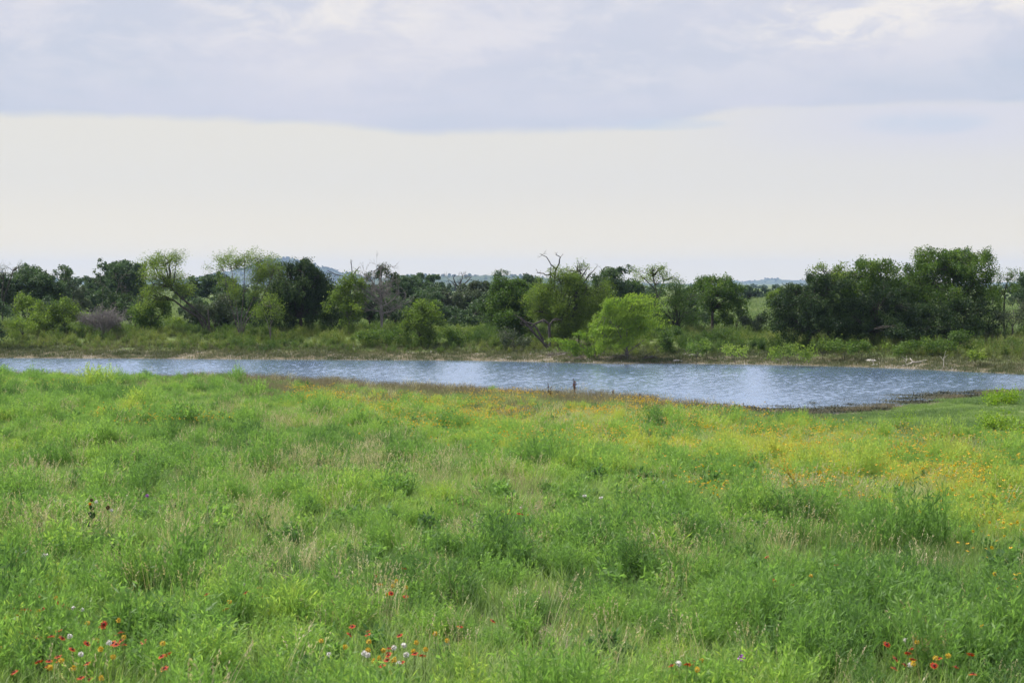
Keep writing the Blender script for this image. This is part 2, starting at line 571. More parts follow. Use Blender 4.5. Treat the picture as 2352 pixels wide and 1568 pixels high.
def chaikin(p):
    for _ in range(2):
        q = 0.75 * p[:-1] + 0.25 * p[1:]
        r = 0.25 * p[:-1] + 0.75 * p[1:]
        p = np.vstack([p[:1], np.stack([q, r], 1).reshape(-1, 2), p[-1:]])
    return p


FARL, NEARL = chaikin(FARL), chaikin(NEARL)


def dist_poly(x, y, poly):
    """distance to a polyline and the shoreline's y at the same x (poly runs left to right)"""
    P = np.stack([x, y], -1)
    best = np.full(x.shape, 1e9)
    for a, b in zip(poly[:-1], poly[1:]):
        ab = b - a
        t = np.clip(((P - a) @ ab) / (ab @ ab), 0, 1)
        d = np.hypot(P[..., 0] - a[0] - t * ab[0], P[..., 1] - a[1] - t * ab[1])
        best = np.minimum(best, d)
    return best, np.interp(x, poly[:, 0], poly[:, 1])


def height(x, y):
    x = np.asarray(x, float)
    y = np.asarray(y, float)
    dn, yn = dist_poly(x, y, NEARL)
    df, yf = dist_poly(x, y, FARL)
    wob = (vnoise(x, y, 2.2, 3) - 0.5) * 0.9 + (vnoise(x, y, 0.8, 4) - 0.5) * 0.35
    near = y < yn
    far = y > yf
    dnn = np.maximum(dn + wob * sstep(dn, 0, 2), 0)
    zn = np.interp(dnn, [0, 1.5, 5, 60, 200], [0.0, 0.05, 0.19, 2.15, 5.5])
    zn = zn + 1.25 * np.exp(-np.maximum(y, -10) / 7.5) * sstep(y, 40, 10)
    zn = zn + (vnoise(x, y, 7, 1) - 0.5) * 0.22 * sstep(dn, 1, 9) + (vnoise(x, y, 2.4, 2) - 0.5) * 0.12 * sstep(dn, 1, 6)
    dff = np.maximum(df + wob * 0.8 * sstep(df, 0, 2), 0)
    zf = np.interp(dff, [0, 0.6, 1.5, 5, 9.5, 15, 60, 400, 3000, 9000], [0.0, 0.09, 0.2, 0.62, 1.12, 1.25, 1.3, 1.2, -1.5, -3.0])
    zf = zf + (vnoise(x, y, 9, 5) - 0.5) * 0.25 * sstep(df, 3, 14)
    # a worn gully down the far bank
    gx = on_level(1360, 800)[0]
    zf = zf - 0.35 * np.exp(-((x - gx) / 1.6) ** 2) * sstep(df, 2, 5) * sstep(df, 14, 9)
    bed = -0.5 * sstep(np.minimum(dn, df), 0, 4) - 0.06 * sstep(np.minimum(dn, df), 0, 0.4)
    z = np.where(near, zn, np.where(far, zf, bed))
    # beyond the pond's tips, blend one side into the other
    out = (x < NEARL[0, 0]) | (x > NEARL[-1, 0])
    w = sstep(y - 0.5 * (yn + yf), -10, 10)
    z = np.where(out, zn * (1 - w) + zf * w + 0.15, z)
    return z


def gz(x, y):
    return float(height(np.array([x]), np.array([y]))[0])


def ground_at(u, v, dz=0.0):
    """first point of the terrain along a picture ray"""
    ys = np.concatenate([np.arange(8, 130, 0.1), np.arange(130, 900, 1.0)])
    P = np.array([pt(u, v, 1.0)])
    d = P[0] - np.array([0, 0, CZ])
    X = d[0] * ys
    Z = CZ + d[2] * ys
    h = height(X, ys)
    k = np.argmax(Z <= h + dz)
    return np.array([X[k], ys[k], h[k]])


def build_ground():
    ys = np.concatenate([np.arange(-14, 122, 0.45), 122 * np.exp(np.linspace(0.006, math.log(6750 / 122), 70))])
    a = np.linspace(-1, 1, 261)
    a = 0.64 * np.sign(a) * np.abs(a) ** 1.35
    X = a[None, :] * (np.abs(ys)[:, None] + 26)
    Y = np.repeat(ys[:, None], len(a), 1)
    x, y = X.ravel(), Y.ravel()
    z = height(x, y)
    V = np.stack([x, y, z], -1)
    r, c = Y.shape
    i = (np.arange(r - 1)[:, None] * c + np.arange(c - 1)[None, :]).ravel()
    q = np.stack([i, i + 1, i + c + 1, i + c], -1)
    me = mesh('ground', V, [q], [M['ground']], smooth=True)
    dn, yn = dist_poly(x, y, NEARL)
    df, yf = dist_poly(x, y, FARL)
    bare = np.where(y < yn, 0.95 * sstep(dn, 2.2, 0.2), np.where(y > yf, 0.85 * sstep(df, 6.5, 1.0), 1.0))
    u_, v_ = project(V)
    bare = np.maximum(bare, np.exp(-((u_ - 1300) / 90) ** 2 - ((v_ - 790) / 16) ** 2) * (y > 90))
    bare = np.maximum(bare, np.exp(-((u_ - 1285) / 80) ** 2 - ((v_ - 1450) / 90) ** 2) * (y < 30))
    for cu, cv, ru, rv in ((1235, 1180, 50, 36), (1205, 1250, 34, 40), (1225, 1315, 30, 40), (1262, 1380, 40, 46), (1280, 1530, 70, 60)):
        bare = np.maximum(bare, np.exp(-((u_ - cu) / ru) ** 2 - ((v_ - cv) / rv) ** 2) * (y < 40))
    bare = np.where(y < 0, 0, bare)
    at = me.attributes.new('bare', 'FLOAT', 'POINT')
    at.data.foreach_set('value', bare.astype(np.float32))
    link('ground', me, kind='structure')


build_ground()


def build_water():
    s = 0.105
    xs = np.arange(-46, 52, s)
    ys = np.arange(50, 113, s)
    X, Y = np.meshgrid(xs, ys)
    x, y = X.ravel(), Y.ravel()
    yn = np.interp(x, NEARL[:, 0], NEARL[:, 1])
    yf = np.interp(x, FARL[:, 0], FARL[:, 1])
    inside = (y > yn - 1.5) & (y < yf + 0.9)
    dn = y - yn
    df = yf - y
    rng = np.random.default_rng(21)
    z = np.zeros_like(x)
    xi, yi = x[inside], y[inside]
    h = np.zeros_like(xi)
    patch = 0.72 + 0.55 * vnoise(xi, yi * 0.45, 5.0, 31) * (0.5 + vnoise(xi, yi * 0.5, 14, 32))
    for k in range(70):
        lam = 0.25 * (2.8 ** (rng.random() ** 1.3))
        th = rng.normal(1.45, 0.62)
        kx, ky = math.cos(th) * 2 * math.pi / lam, math.sin(th) * 2 * math.pi / lam
        amp = 0.031 * lam / (2 * math.pi) * (0.6 + 0.8 * rng.random()) * (1.0 if lam < 0.45 else 0.5)
        h += amp * np.sin(kx * xi + ky * yi + rng.random() * 6.28)
    calm = sstep(dn[inside], 0.8, 10) * 0.6 + 0.40
    calm2 = np.clip(sstep(df[inside], 0.5, 3.0), 0.12, 1)
    z[inside] = h * patch * calm * calm2 * 1.0
    V = np.stack([x, y, z], -1)
    c = len(xs)
    r = len(ys)
    i = (np.arange(r - 1)[:, None] * c + np.arange(c - 1)[None, :]).ravel()
    keep = inside[i] & inside[i + 1] & inside[i + c] & inside[i + c + 1]
    i = i[keep]
    q = np.stack([i, i + 1, i + c + 1, i + c], -1)
    used = np.zeros(len(V), bool)
    used[q.ravel()] = True
    remap = np.cumsum(used) - 1
    link('pond_water', mesh('pond_water', V[used], [remap[q]], [M['water']], smooth=True), kind='structure')


build_water()


def build_hills():
    def ridge(name, Y, prof, depth, mat, seed):
        us = np.linspace(prof[0][0], prof[-1][0], 220)
        vs = np.interp(us, [p[0] for p in prof], [p[1] for p in prof])
        vs = vs + (vnoise(us, us * 0, 9, seed) - 0.5) * 1.2
        top = np.array([pt(u, v, Y) for u, v in zip(us, vs)])
        t = np.linspace(-1, 1, 41)
        X = top[:, 0][:, None] * (1 + 0 * t)[None, :] + 0 * t
        Yg = Y + t[None, :] * depth + 0 * X
        prof_t = np.cos(np.clip(t, -1, 1) * math.pi / 2) ** 1.3
        nz = 0.8 + 0.4 * vnoise(X, Yg, depth * 0.35, seed + 1)
        nz = np.where(np.abs(t)[None, :] < 0.04, 1, nz)
        Z = -6 + (top[:, 2][:, None] + 6) * prof_t[None, :] * np.minimum(nz, 1.0)
        V = np.stack([X, Yg, Z], -1).reshape(-1, 3)
        c = len(t)
        i = (np.arange(len(us) - 1)[:, None] * c + np.arange(c - 1)[None, :]).ravel()
        q = np.stack([i, i + c, i + c + 1, i + 1], -1)
        link(name, mesh(name, V, [q], [mat], smooth=True), kind='structure')
        return V

    wood, b = new_mat('hill_cover')
    g = b.n('ShaderNodeNewGeometry')
    n = b.noise(g.outputs['Position'], 0.02, 6, 0.65)
    p = b.n('ShaderNodeBsdfPrincipled')
    b.put(p.inputs['Base Color'], ramp(b, n, [(0.35, (0.03, 0.05, 0.025)), (0.55, (0.07, 0.09, 0.04)), (0.7, (0.14, 0.135, 0.075))]))
    p.inputs['Roughness'].default_value = 1.0
    p.inputs['Specular IOR Level'].default_value = 0.0
    o = b.n('ShaderNodeOutputMaterial')
    b.put(o.inputs['Surface'], p.outputs[0])
    A = ridge('hill', 4900, [(420, 655), (450, 641), (520, 628), (560, 615), (600, 599), (627, 594), (672, 593), (692, 600), (717, 609), (754, 617), (792, 628), (830, 636), (880, 645), (930, 655)], 330, wood, 41)
    B = ridge('hill', 3700, [(800, 652), (860, 641), (922, 634), (1000, 633), (1113, 633), (1173, 632), (1213, 634), (1258, 639), (1340, 645), (1460, 650), (1600, 653), (1750, 656)], 300, wood, 43)
    C = ridge('hill', 6200, [(1560, 656), (1640, 650), (1685, 643), (1700, 647.5), (1730, 646), (1754, 643), (1760, 640), (1784, 640), (1792, 642.5), (1860, 645.5), (1960, 649), (2200, 650), (2352, 649), (2600, 652)], 420, wood, 47)
    D = ridge('hill', 5600, [(-500, 652), (-200, 645), (0, 644), (110, 641), (200, 643), (330, 640), (470, 644), (560, 652)], 320, wood, 49)
    return A, B, C, D


HILLS = build_hills()

# ------------------------------------------------------------------ scattered ground cover
def scatter(name, protos, P, scale, tint, rng, tilt=0.12, zs=None, kind='stuff', label=None, cat=None):
    """one object: a cloud of plants too many to count, drawn by geometry nodes"""
    pc = bpy.data.collections.new(name + '_kinds')
    for k, me in enumerate(protos):
        pc.objects.link(bpy.data.objects.new('%s_plant' % name, me))
    n = len(P)
    me = bpy.data.meshes.new(name)
    me.vertices.add(n)
    me.vertices.foreach_set('co', np.ascontiguousarray(P, np.float32).ravel())
    rot = np.stack([rng.normal(0, tilt, n), rng.normal(0, tilt, n), rng.random(n) * 6.283], -1)
    sx = np.stack([scale, scale, scale * (zs if zs is not None else 1.0)], -1)
    for nm, ty, arr in (('rot', 'FLOAT_VECTOR', rot), ('scl', 'FLOAT_VECTOR', sx), ('tint', 'FLOAT', tint), ('idx', 'INT', rng.integers(0, len(protos), n))):
        at = me.attributes.new(nm, ty, 'POINT')
        if ty == 'FLOAT_VECTOR':
            at.data.foreach_set('vector', np.ascontiguousarray(arr, np.float32).ravel())
        else:
            at.data.foreach_set('value', np.ascontiguousarray(arr, np.int32 if ty == 'INT' else np.float32))
    o = link(name, me, kind=kind, label=label, cat=cat)
    ng = bpy.data.node_groups.new(name, 'GeometryNodeTree')
    ng.interface.new_socket('Geometry', in_out='INPUT', socket_type='NodeSocketGeometry')
    ng.interface.new_socket('Geometry', in_out='OUTPUT', socket_type='NodeSocketGeometry')
    gi = ng.nodes.new('NodeGroupInput')
    go = ng.nodes.new('NodeGroupOutput')
    ci = ng.nodes.new('GeometryNodeCollectionInfo')
    ci.inputs['Collection'].default_value = pc
    ci.inputs['Separate Children'].default_value = True
    ci.inputs['Reset Children'].default_value = True
    ip = ng.nodes.new('GeometryNodeInstanceOnPoints')
    ip.inputs['Pick Instance'].default_value = True
    L = ng.links.new
    L(gi.outputs[0], ip.inputs['Points'])
    L(ci.outputs[0], ip.inputs['Instance'])
    for nm, ty, sock in (('rot', 'FLOAT_VECTOR', 'Rotation'), ('scl', 'FLOAT_VECTOR', 'Scale'), ('idx', 'INT', 'Instance Index')):
        na = ng.nodes.new('GeometryNodeInputNamedAttribute')
        na.data_type = ty
        na.inputs['Name'].default_value = nm
        L(na.outputs['Attribute'], ip.inputs[sock])
    L(ip.outputs[0], go.inputs[0])
    md = o.modifiers.new('scatter', 'NODES')
    md.node_group = ng
    return o


def blade(mb, rng, base, h, lean, w, seg=4, shade=0.5, mat=0):
    az = rng.random() * 6.283
    d = np.array([math.cos(az), math.sin(az), 0])
    side = np.array([-d[1], d[0], 0])
    t = np.linspace(0, 1, seg)
    p = base + d * (lean * h * t ** 2)[:, None] + np.array([0, 0, 1.0]) * (h * (t - 0.25 * lean * t ** 2))[:, None]
    mb.ribbon(p, w * (1 - t) ** 0.7 + 0.0006, side, shade, mat)
    return p


def proto_grass(seed, n=26, h=0.36, rad=0.12, w=0.009, mat='grass'):
    rng = np.random.default_rng(seed)
    mb = MB()
    for _ in range(n):
        b0 = np.array([*(rng.normal(0, rad * 0.6, 2)), -0.03])
        blade(mb, rng, b0, h * rng.uniform(0.5, 1.15), rng.uniform(0.15, 0.75), w * rng.uniform(0.7, 1.4), 4, rng.random())
    return mb.mesh('grass_tuft', [M[mat]])


def proto_forb(seed, stems=30, h=0.46, rad=0.24, leaf=0.052, lw=0.011, mat='forb', up=0.75, per=15):
    """feathery bushy herb: many upright stems thick with narrow leaves"""
    rng = np.random.default_rng(seed)
    mb = MB()
    P, A, S = [], [], []
    for _ in range(stems):
        az = rng.random() * 6.283
        out = rng.random() ** 0.6
        hh = h * (1 - 0.38 * out ** 2) * rng.uniform(0.8, 1.12)
        d = np.array([math.cos(az), math.sin(az), 0])
        t = np.linspace(0, 1, 5)
        p = d * (rad * out * (0.25 * t + 0.75 * t ** 1.4))[:, None] + np.array([0, 0, 1.0]) * (hh * t)[:, None] + d * 0.03
        p[:, 2] -= 0.02
        mb.ribbon(p, 0.006 * (1 - 0.7 * t), np.array([-d[1], d[0], 0]), 0.35)
        sh = np.clip(rng.normal(0.5, 0.16), 0, 1)
        for k in range(per):
            tt = 0.22 + 0.80 * (k + rng.random()) / per
            q = np.array([np.interp(tt, t, p[:, j]) for j in range(3)])
            a = unit(np.array([0, 0, up]) + d * 0.3 + rng.normal(0, 0.45, 3))
            P.append(q + a * leaf * 0.45)
            A.append(a)
            S.append(np.clip(sh + rng.normal(0, 0.12) + 0.1 * (tt - 0.5), 0, 1))
    P, A = np.array(P), np.array(A)
    B = unit(np.cross(A, rdir(rng, len(A))))
    L = leaf * rng.uniform(0.7, 1.35, len(P))
    mb.leaves(P, A, B, L, lw * rng.uniform(0.7, 1.4, len(P)), np.array(S))
    return mb.mesh('bushy_herb', [M[mat]])


def proto_mound(seed, rad=0.42, h=0.5, stems=95, per=20, leaf=0.052, lw=0.0085, mat='forb', up=0.75):
    """a domed clump of feathery herbs: leaning stems thick with narrow leaves"""
    rng = np.random.default_rng(seed)
    mb = MB()
    P, A, S = [], [], []
    sub = [(rng.uniform(0, 6.28), rad * 0.62 * math.sqrt(rng.random()), rng.uniform(0.75, 1.1), np.clip(rng.normal(0.5, 0.16), 0.1, 0.9)) for _ in range(7)]
    for k in range(stems):
        a0, r0, hs, sh0 = sub[k % len(sub)]
        az = rng.random() * 6.283
        d = np.array([math.cos(az), math.sin(az), 0])
        o0 = np.array([math.cos(a0) * r0, math.sin(a0) * r0, 0])
        out = rng.random() ** 0.6
        rr = r0 / rad
        hh = h * hs * (1 - 0.35 * rr ** 2) * (1 - 0.30 * out ** 2) * rng.uniform(0.85, 1.1)
        t = np.linspace(0, 1, 5)
        p = o0 + d * (rad * 0.48 * out * (0.25 * t + 0.75 * t ** 1.4))[:, None] + np.array([0, 0, 1.0]) * (hh * t - 0.02)[:, None]
        mb.ribbon(p, 0.006 * (1 - 0.7 * t), np.array([-d[1], d[0], 0]), 0.35)
        sh = sh0 + rng.normal(0, 0.08)
        tt = 0.22 + 0.80 * (np.arange(per) + rng.random(per)) / per
        q = np.stack([np.interp(tt, t, p[:, j]) for j in range(3)], -1)
        a = unit(np.array([0, 0, up]) + d * 0.3 + rng.normal(0, 0.45, (per, 3)))
        P.append(q + a * leaf * 0.45)
        A.append(a)
        S.append(np.clip(sh + rng.normal(0, 0.10, per), 0, 1))
    P, A, S = np.concatenate(P), np.concatenate(A), np.concatenate(S)
    B = unit(np.cross(A, rdir(rng, len(A))))
    mb.leaves(P, A, B, leaf * rng.uniform(0.7, 1.35, len(P)), lw * rng.uniform(0.7, 1.4, len(P)), S)
    return mb.mesh('herb_clump', [M[mat]])


def proto_sward(seed, n=170, h=0.26, half=0.36, w=0.008, mat='grass', seg=4):
    """a patch of mixed grass blades"""
    rng = np.random.default_rng(seed)
    mb = MB()
    tone = rng.random(8)
    cx = rng.uniform(-half, half, (8, 2))
    for k in range(n):
        c = cx[k % 8]
        b0 = np.array([*(c + rng.normal(0, half * 0.28, 2)), -0.03])
        blade(mb, rng, b0, h * rng.uniform(0.45, 1.2), rng.uniform(0.15, 0.8), w * rng.uniform(0.7, 1.4), seg, np.clip(0.3 + 0.4 * tone[k % 8] + rng.normal(0, 0.15), 0, 1))
    return mb.mesh('grass_patch', [M[mat]])


def proto_straw(seed, n=14, h=0.62, mat='straw', head=0.09, rad=0.10):
    rng = np.random.default_rng(seed)
    mb = MB()
    for _ in range(n):
        b0 = np.array([*(rng.normal(0, rad, 2)), -0.02])
        hh = h * rng.uniform(0.6, 1.1)
        sh = rng.random()
        p = blade(mb, rng, b0, hh, rng.uniform(0.05, 0.4), 0.0055, 5, sh)
        a = unit(p[-1] - p[-2])
        k = 7
        tt = np.linspace(-0.5, 0.5, k)
        P = p[-1] + a * (tt * head)[:, None] + rng.normal(0, 0.006, (k, 3))
        A = unit(a + rng.normal(0, 0.3, (k, 3)))
        mb.leaves(P, A, unit(np.cross(A, rdir(rng, k))), 0.030, 0.010, np.clip(sh + rng.normal(0.1, 0.1, k), 0, 1))
    for _ in range(8):
        b0 = np.array([*(rng.normal(0, rad, 2)), -0.02])
        blade(mb, rng, b0, h * 0.5 * rng.uniform(0.5, 1.1), rng.uniform(0.3, 0.9), 0.006, 4, rng.random())
    return mb.mesh('dry_grass_tuft', [M[mat]])


def proto_flower(seed, h=0.45, r=0.0205, heads=1):
    rng = np.random.default_rng(seed)
    mb = MB()
    for _ in range(heads):
        b0 = np.array([*(rng.normal(0, 0.03, 2)), -0.02])
        p = blade(mb, rng, b0, h * rng.uniform(0.8, 1.1), rng.uniform(0.05, 0.35), 0.005, 4, 0.5, 0)
        c = p[-1]
        nrm = unit(np.array([0, 0, 1.0]) + rng.normal(0, 0.35, 3))
        e1 = unit(np.cross(nrm, [0.3, 0.9, 0.1]))
        e2 = np.cross(nrm, e1)
        k = 9
        th = np.arange(k) * 2 * math.pi / k + rng.random()
        A = unit(e1 * np.cos(th)[:, None] + e2 * np.sin(th)[:, None] - nrm * 0.25)
        B = unit(np.cross(A, nrm))
        mb.leaves(c + A * r * 0.62, A, B, r * 0.95, r * 0.62, rng.random(k), 1)
        ring = [c + (e1 * math.cos(a) + e2 * math.sin(a)) * r * 0.36 for a in np.arange(6) * math.pi / 3]
        V = np.array(ring + [c + nrm * r * 0.5])
        mb.add(V, None, [[i, (i + 1) % 6, 6] for i in range(6)], 0.4, 2)
    return mb.mesh('wildflower', [M['stem'], M['yellow'], M['brown']])


def bumps(u, v, lst):
    r = np.zeros_like(u)
    for cu, cv, ru, rv, w in lst:
        r = np.maximum(r, w * np.exp(-((u - cu) / ru) ** 2 - ((v - cv) / rv) ** 2))
    return r


def sample_near(n, y0=9.0, y1=80.0, seed=1):
    """uniform points over the near meadow, a little wider than the view"""
    rng = np.random.default_rng(seed)
    y = np.sqrt(rng.uniform((y0 + 6) ** 2, (y1 + 6) ** 2, n)) - 6
    x = rng.uniform(-1, 1, n) * (0.345 * y + 3.0)
    dn, yn = dist_poly(x, y, NEARL)
    ok = (y < yn) & (dn > 0.25)
    x, y, dn = x[ok], y[ok], dn[ok]
    z = height(x, y)
    P = np.stack([x, y, z], -1)
    u, v = project(P)
    return P, u, v, dn, rng


def line_v(u, pts):
    return np.interp(u, [p[0] for p in pts], [p[1] for p in pts])


LAWN = [(1500, 0), (1700, 950), (1850, 985), (1980, 1005), (2150, 1020), (2352, 1035), (2600, 1045)]
STRAW = [(650, 990, 80, 20, 1.0), (735, 1000, 40, 18, 0.7), (60, 1255, 110, 26, 0.85), (300, 1275, 150, 40, 0.6), (600, 1200, 120, 60, 0.55),
         (700, 1110, 90, 40, 0.5), (1800, 1190, 70, 26, 0.75), (1960, 1195, 60, 28, 0.8), (1480, 1325, 26, 22, 1.0), (425, 1265, 26, 14, 1.0),
         (80, 1150, 100, 30, 0.45), (870, 1080, 60, 30, 0.4), (1300, 1000, 60, 22, 0.55), (1060, 1130, 120, 40, 0.35), (2160, 1330, 60, 40, 0.5),
         (1060, 1275, 20, 30, 0.8), (500, 1350, 300, 60, 0.3), (950, 1430, 120, 80, 0.3), (1600, 1290, 200, 60, 0.25), (1240, 1180, 60, 50, 0.35)]
ROSY = [(620, 905, 60, 22, 0.9), (760, 890, 120, 14, 0.9), (1010, 905, 140, 16, 0.9), (860, 925, 90, 18, 0.5), (1180, 952, 80, 20, 0.9), (1480, 940, 60, 16, 0.5),
        (1330, 925, 120, 12, 0.8), (600, 880, 160, 8, 0.8), (1240, 1175, 45, 35, 0.6), (1700, 985, 110, 14, 0.4), (2200, 1060, 100, 18, 0.4), (1560, 940, 90, 10, 0.6), (400, 890, 200, 12, 0.3)]
YELLOW = [(1250, 960, 300, 40, 0.8), (1750, 1040, 420, 60, 1.0), (2150, 1120, 260, 90, 1.0), (850, 945, 180, 30, 0.7), (2300, 1230, 90, 60, 0.9), (2050, 985, 300, 26, 0.6), (660, 1480, 80, 50, 0.75), (620, 1400, 160, 60, 0.25), (2270, 1430, 30, 30, 0.7)]
FLOWER = [(760, 935, 70, 18, 1.0), (900, 955, 120, 22, 1.0), (1000, 985, 130, 24, 0.7), (700, 910, 30, 10, 1.0), (1150, 935, 90, 18, 0.8), (1350, 965, 90, 18, 0.9), (1480, 950, 80, 16, 1.0), (1600, 985, 160, 26, 0.6),
          (1180, 1010, 160, 16, 0.55), (1420, 1000, 140, 22, 0.6), (1650, 1065, 120, 26, 0.8), (1820, 1040, 160, 40, 0.8), (2080, 1100, 150, 60, 1.0), (1640, 1155, 70, 22, 0.8), (1920, 1135, 150, 40, 0.9), (2250, 1140, 120, 70, 1.0),
          (2300, 1225, 70, 42, 1.5), (2150, 1010, 120, 16, 0.5), (300, 975, 70, 12, 0.5), (420, 985, 90, 12, 0.55), (80, 900, 80, 10, 0.5), (850, 965, 40, 12, 0.6), (2330, 1410, 14, 30, 0.6), (2250, 1330, 50, 12, 0.4), (1990, 1210, 40, 20, .4), (1350, 1030, 260, 30, 0.45), (1900, 1090, 300, 50, 0.5), (1150, 975, 260, 30, 0.5), (2200, 1060, 200, 40, 0.6)]
BARE = [(1235, 1175, 46, 50, 1.0), (1205, 1250, 36, 50, 0.95), (1228, 1325, 34, 52, 0.95), (1262, 1395, 42, 56, 1.0), (1285, 1450, 50, 70, 1.0), (1280, 1530, 60, 50, 0.95), (1010, 1350, 40, 20, 0.4), (470, 1090, 60, 10, 0.4), (2260, 1370, 60, 14, 0.6), (880, 1290, 60, 14, .5), (2140, 1325, 50, 16, .6)]


def tint_field(P, u, v):
    x, y = P[:, 0], P[:, 1]
    t = 0.40 + 0.46 * (vnoise(x, y, 5.5, 11) - 0.5) + 0.42 * (vnoise(x, y, 1.5, 12) - 0.5) + 0.16 * (vnoise(x, y, 0.6, 13) - 0.5)
    t = np.minimum(t, 0.74)
    t = t + 0.44 * bumps(u, v, YELLOW) - 0.05 * sstep(v, 1180, 1450) * sstep(u, 1100, 1700)
    return t


def build_meadow():
    forbs = [proto_mound(101, 0.42, 0.50), proto_mound(102, 0.50, 0.44, 90), proto_mound(103, 0.34, 0.56, 64), proto_mound(104, 0.46, 0.38, 100, 18, 0.045, 0.010),
             proto_mound(105, 0.30, 0.42, 60, 18, 0.062, 0.0085), proto_mound(106, 0.40, 0.34, 84, 16, 0.05, 0.011, 'forb', 0.5)]
    sward = [proto_sward(s_) for s_ in (111, 112, 113)] + [proto_sward(114, 120, 0.36)]
    low = [proto_sward(s_, 260, 0.12, 0.36, 0.011) for s_ in (121, 122)]
    straw = [proto_straw(s_) for s_ in (131, 132, 133)]
    rosy = [proto_straw(s_, 40, 0.42, 'rosy', 0.12, 0.24) for s_ in (141, 142)]
    # bushy herbs, in mounds with gaps between
    P, u, v, dn, rng = sample_near(12500, seed=51)
    lawn = (v < line_v(u, LAWN)) & (u > 1640)
    mound = vnoise(P[:, 0], P[:, 1], 3.2, 61) * 0.55 + vnoise(P[:, 0], P[:, 1], 1.1, 62) * 0.45
    keep = rng.random(len(P)) < (0.30 + 1.0 * sstep(mound, 0.32, 0.60))
    keep &= ~lawn & (dn > 2.0 + 2.5 * vnoise(P[:, 0], P[:, 1], 3, 66))
    keep &= rng.random(len(P)) > bumps(u, v, BARE) * 1.1
    keep &= rng.random(len(P)) > np.maximum(bumps(u, v, STRAW) * 0.6, bumps(u, v, ROSY) * 0.75)
    P, u, v, dn, mound = P[keep], u[keep], v[keep], dn[keep], mound[keep]
    s = (0.55 + 0.65 * sstep(mound, 0.3, 0.7)) * np.exp(rng.normal(0, 0.22, len(P))) * (0.42 + 0.58 * sstep(dn, 2, 16))
    s *= 1 - 0.2 * bumps(u, v, YELLOW)
    scatter('meadow_herbs', forbs, P, s, np.clip(tint_field(P, u, v) + np.clip(rng.normal(0, 0.12, len(P)), -0.3, 0.14), 0, 1), rng, 0.12, zs=rng.uniform(0.8, 1.15, len(P)))
    # grass between
    P, u, v, dn, rng = sample_near(15000, seed=52)
    lawn = (v < line_v(u, LAWN)) & (u > 1640)
    keep = ~lawn & (dn > 0.9 + 1.2 * vnoise(P[:, 0], P[:, 1], 1.5, 67)) & (rng.random(len(P)) > bumps(u, v, BARE) * 1.0)
    P, u, v, dn = P[keep], u[keep], v[keep], dn[keep]
    s = rng.uniform(0.8, 1.25, len(P)) * (0.5 + 0.5 * sstep(dn, 1, 9))
    scatter('meadow_grass', sward, P, s, np.clip(tint_field(P, u, v) + 0.04 + rng.normal(0, 0.12, len(P)), 0, 1), rng, 0.10)
    # scattered darker broad-leaved weeds
    weedy = [proto_mound(s_, 0.26, 0.40, 30, 9, 0.085, 0.034, 'forb', 0.35) for s_ in (107, 108)]
    P, u, v, dn, rng = sample_near(2600, 9, 60, seed=57)
    lawn = (v < line_v(u, LAWN)) & (u > 1640)
    keep = ~lawn & (dn > 4) & (vnoise(P[:, 0], P[:, 1], 2.6, 79) > 0.5)
    P = P[keep]
    scatter('broad_leaved_weeds', weedy, P, rng.uniform(0.6, 1.15, len(P)), np.clip(rng.normal(0.26, 0.12, len(P)), 0, 0.6), rng, 0.15)
    # short turf by the water
    P, u, v, dn, rng = sample_near(14000, 38, 80, seed=53)
    lawn = (v < line_v(u, LAWN) + 8) & (u > 1620)
    keep = (lawn | (dn < 3.0)) & (dn > 0.35 + 0.9 * vnoise(P[:, 0], P[:, 1], 1.1, 68))
    P, u, v, dn = P[keep], u[keep], v[keep], dn[keep]
    t = 0.12 + 0.35 * (vnoise(P[:, 0], P[:, 1], 4, 14) - 0.5) + 0.25 * (vnoise(P[:, 0], P[:, 1], 1.2, 15) - 0.5) + rng.normal(0, 0.08, len(P))
    scatter('shore_turf', low, P, rng.uniform(0.6, 1.2, len(P)) * (0.6 + 0.9 * vnoise(P[:, 0], P[:, 1], 1.5, 77)), np.clip(t + 0.25 * (vnoise(P[:, 0], P[:, 1], 2.2, 78) > 0.62), 0, 1), rng, 0.08)
    # dry straw-coloured grass
    P, u, v, dn, rng = sample_near(60000, seed=54)
    lawn = (v < line_v(u, LAWN)) & (u > 1640)
    f = bumps(u, v, STRAW) * (0.3 + 1.2 * sstep(vnoise(P[:, 0], P[:, 1], 0.7, 69), 0.35, 0.75)) + 0.035
    keep = ~lawn & (dn > 1.5) & (rng.random(len(P)) < 0.62 * f)
    P, u, v, dn = P[keep], u[keep], v[keep], dn[keep]
    scatter('dry_grass', straw, P, rng.uniform(0.6, 1.15, len(P)), np.clip(rng.normal(0.55, 0.16, len(P)), 0, 1), rng, 0.16)
    # rosy seeding grass along the shore
    P, u, v, dn, rng = sample_near(30000, 28, 80, seed=55)
    f = np.maximum(bumps(u, v, ROSY), 0.18 * sstep(dn, 6, 2) * (u < 1650) * (u > 520))
    keep = (rng.random(len(P)) < 0.8 * f) & (dn > 0.8)
    P, u, v, dn = P[keep], u[keep], v[keep], dn[keep]
    scatter('rosy_seed_grass', rosy, P, rng.uniform(0.55, 1.05, len(P)), np.clip(rng.normal(0.5, 0.17, len(P)), 0, 1), rng, 0.14)
    # small orange-yellow flowers: the nearest are things of their own, the rest a haze
    fl = [proto_flower(s) for s in (151, 152, 153, 154)]
    P, u, v, dn, rng = sample_near(190000, 14, 72, seed=56)
    f = bumps(u, v, FLOWER) * sstep(vnoise(P[:, 0], P[:, 1], 1.3, 70), 0.15, 0.7)
    lawn = (v < line_v(u, LAWN) - 6) & (u > 1640)
    keep = (rng.random(len(P)) < 0.95 * f) & ~lawn & (dn > 2)
    P, u, v, dn = P[keep], u[keep], v[keep], dn[keep]
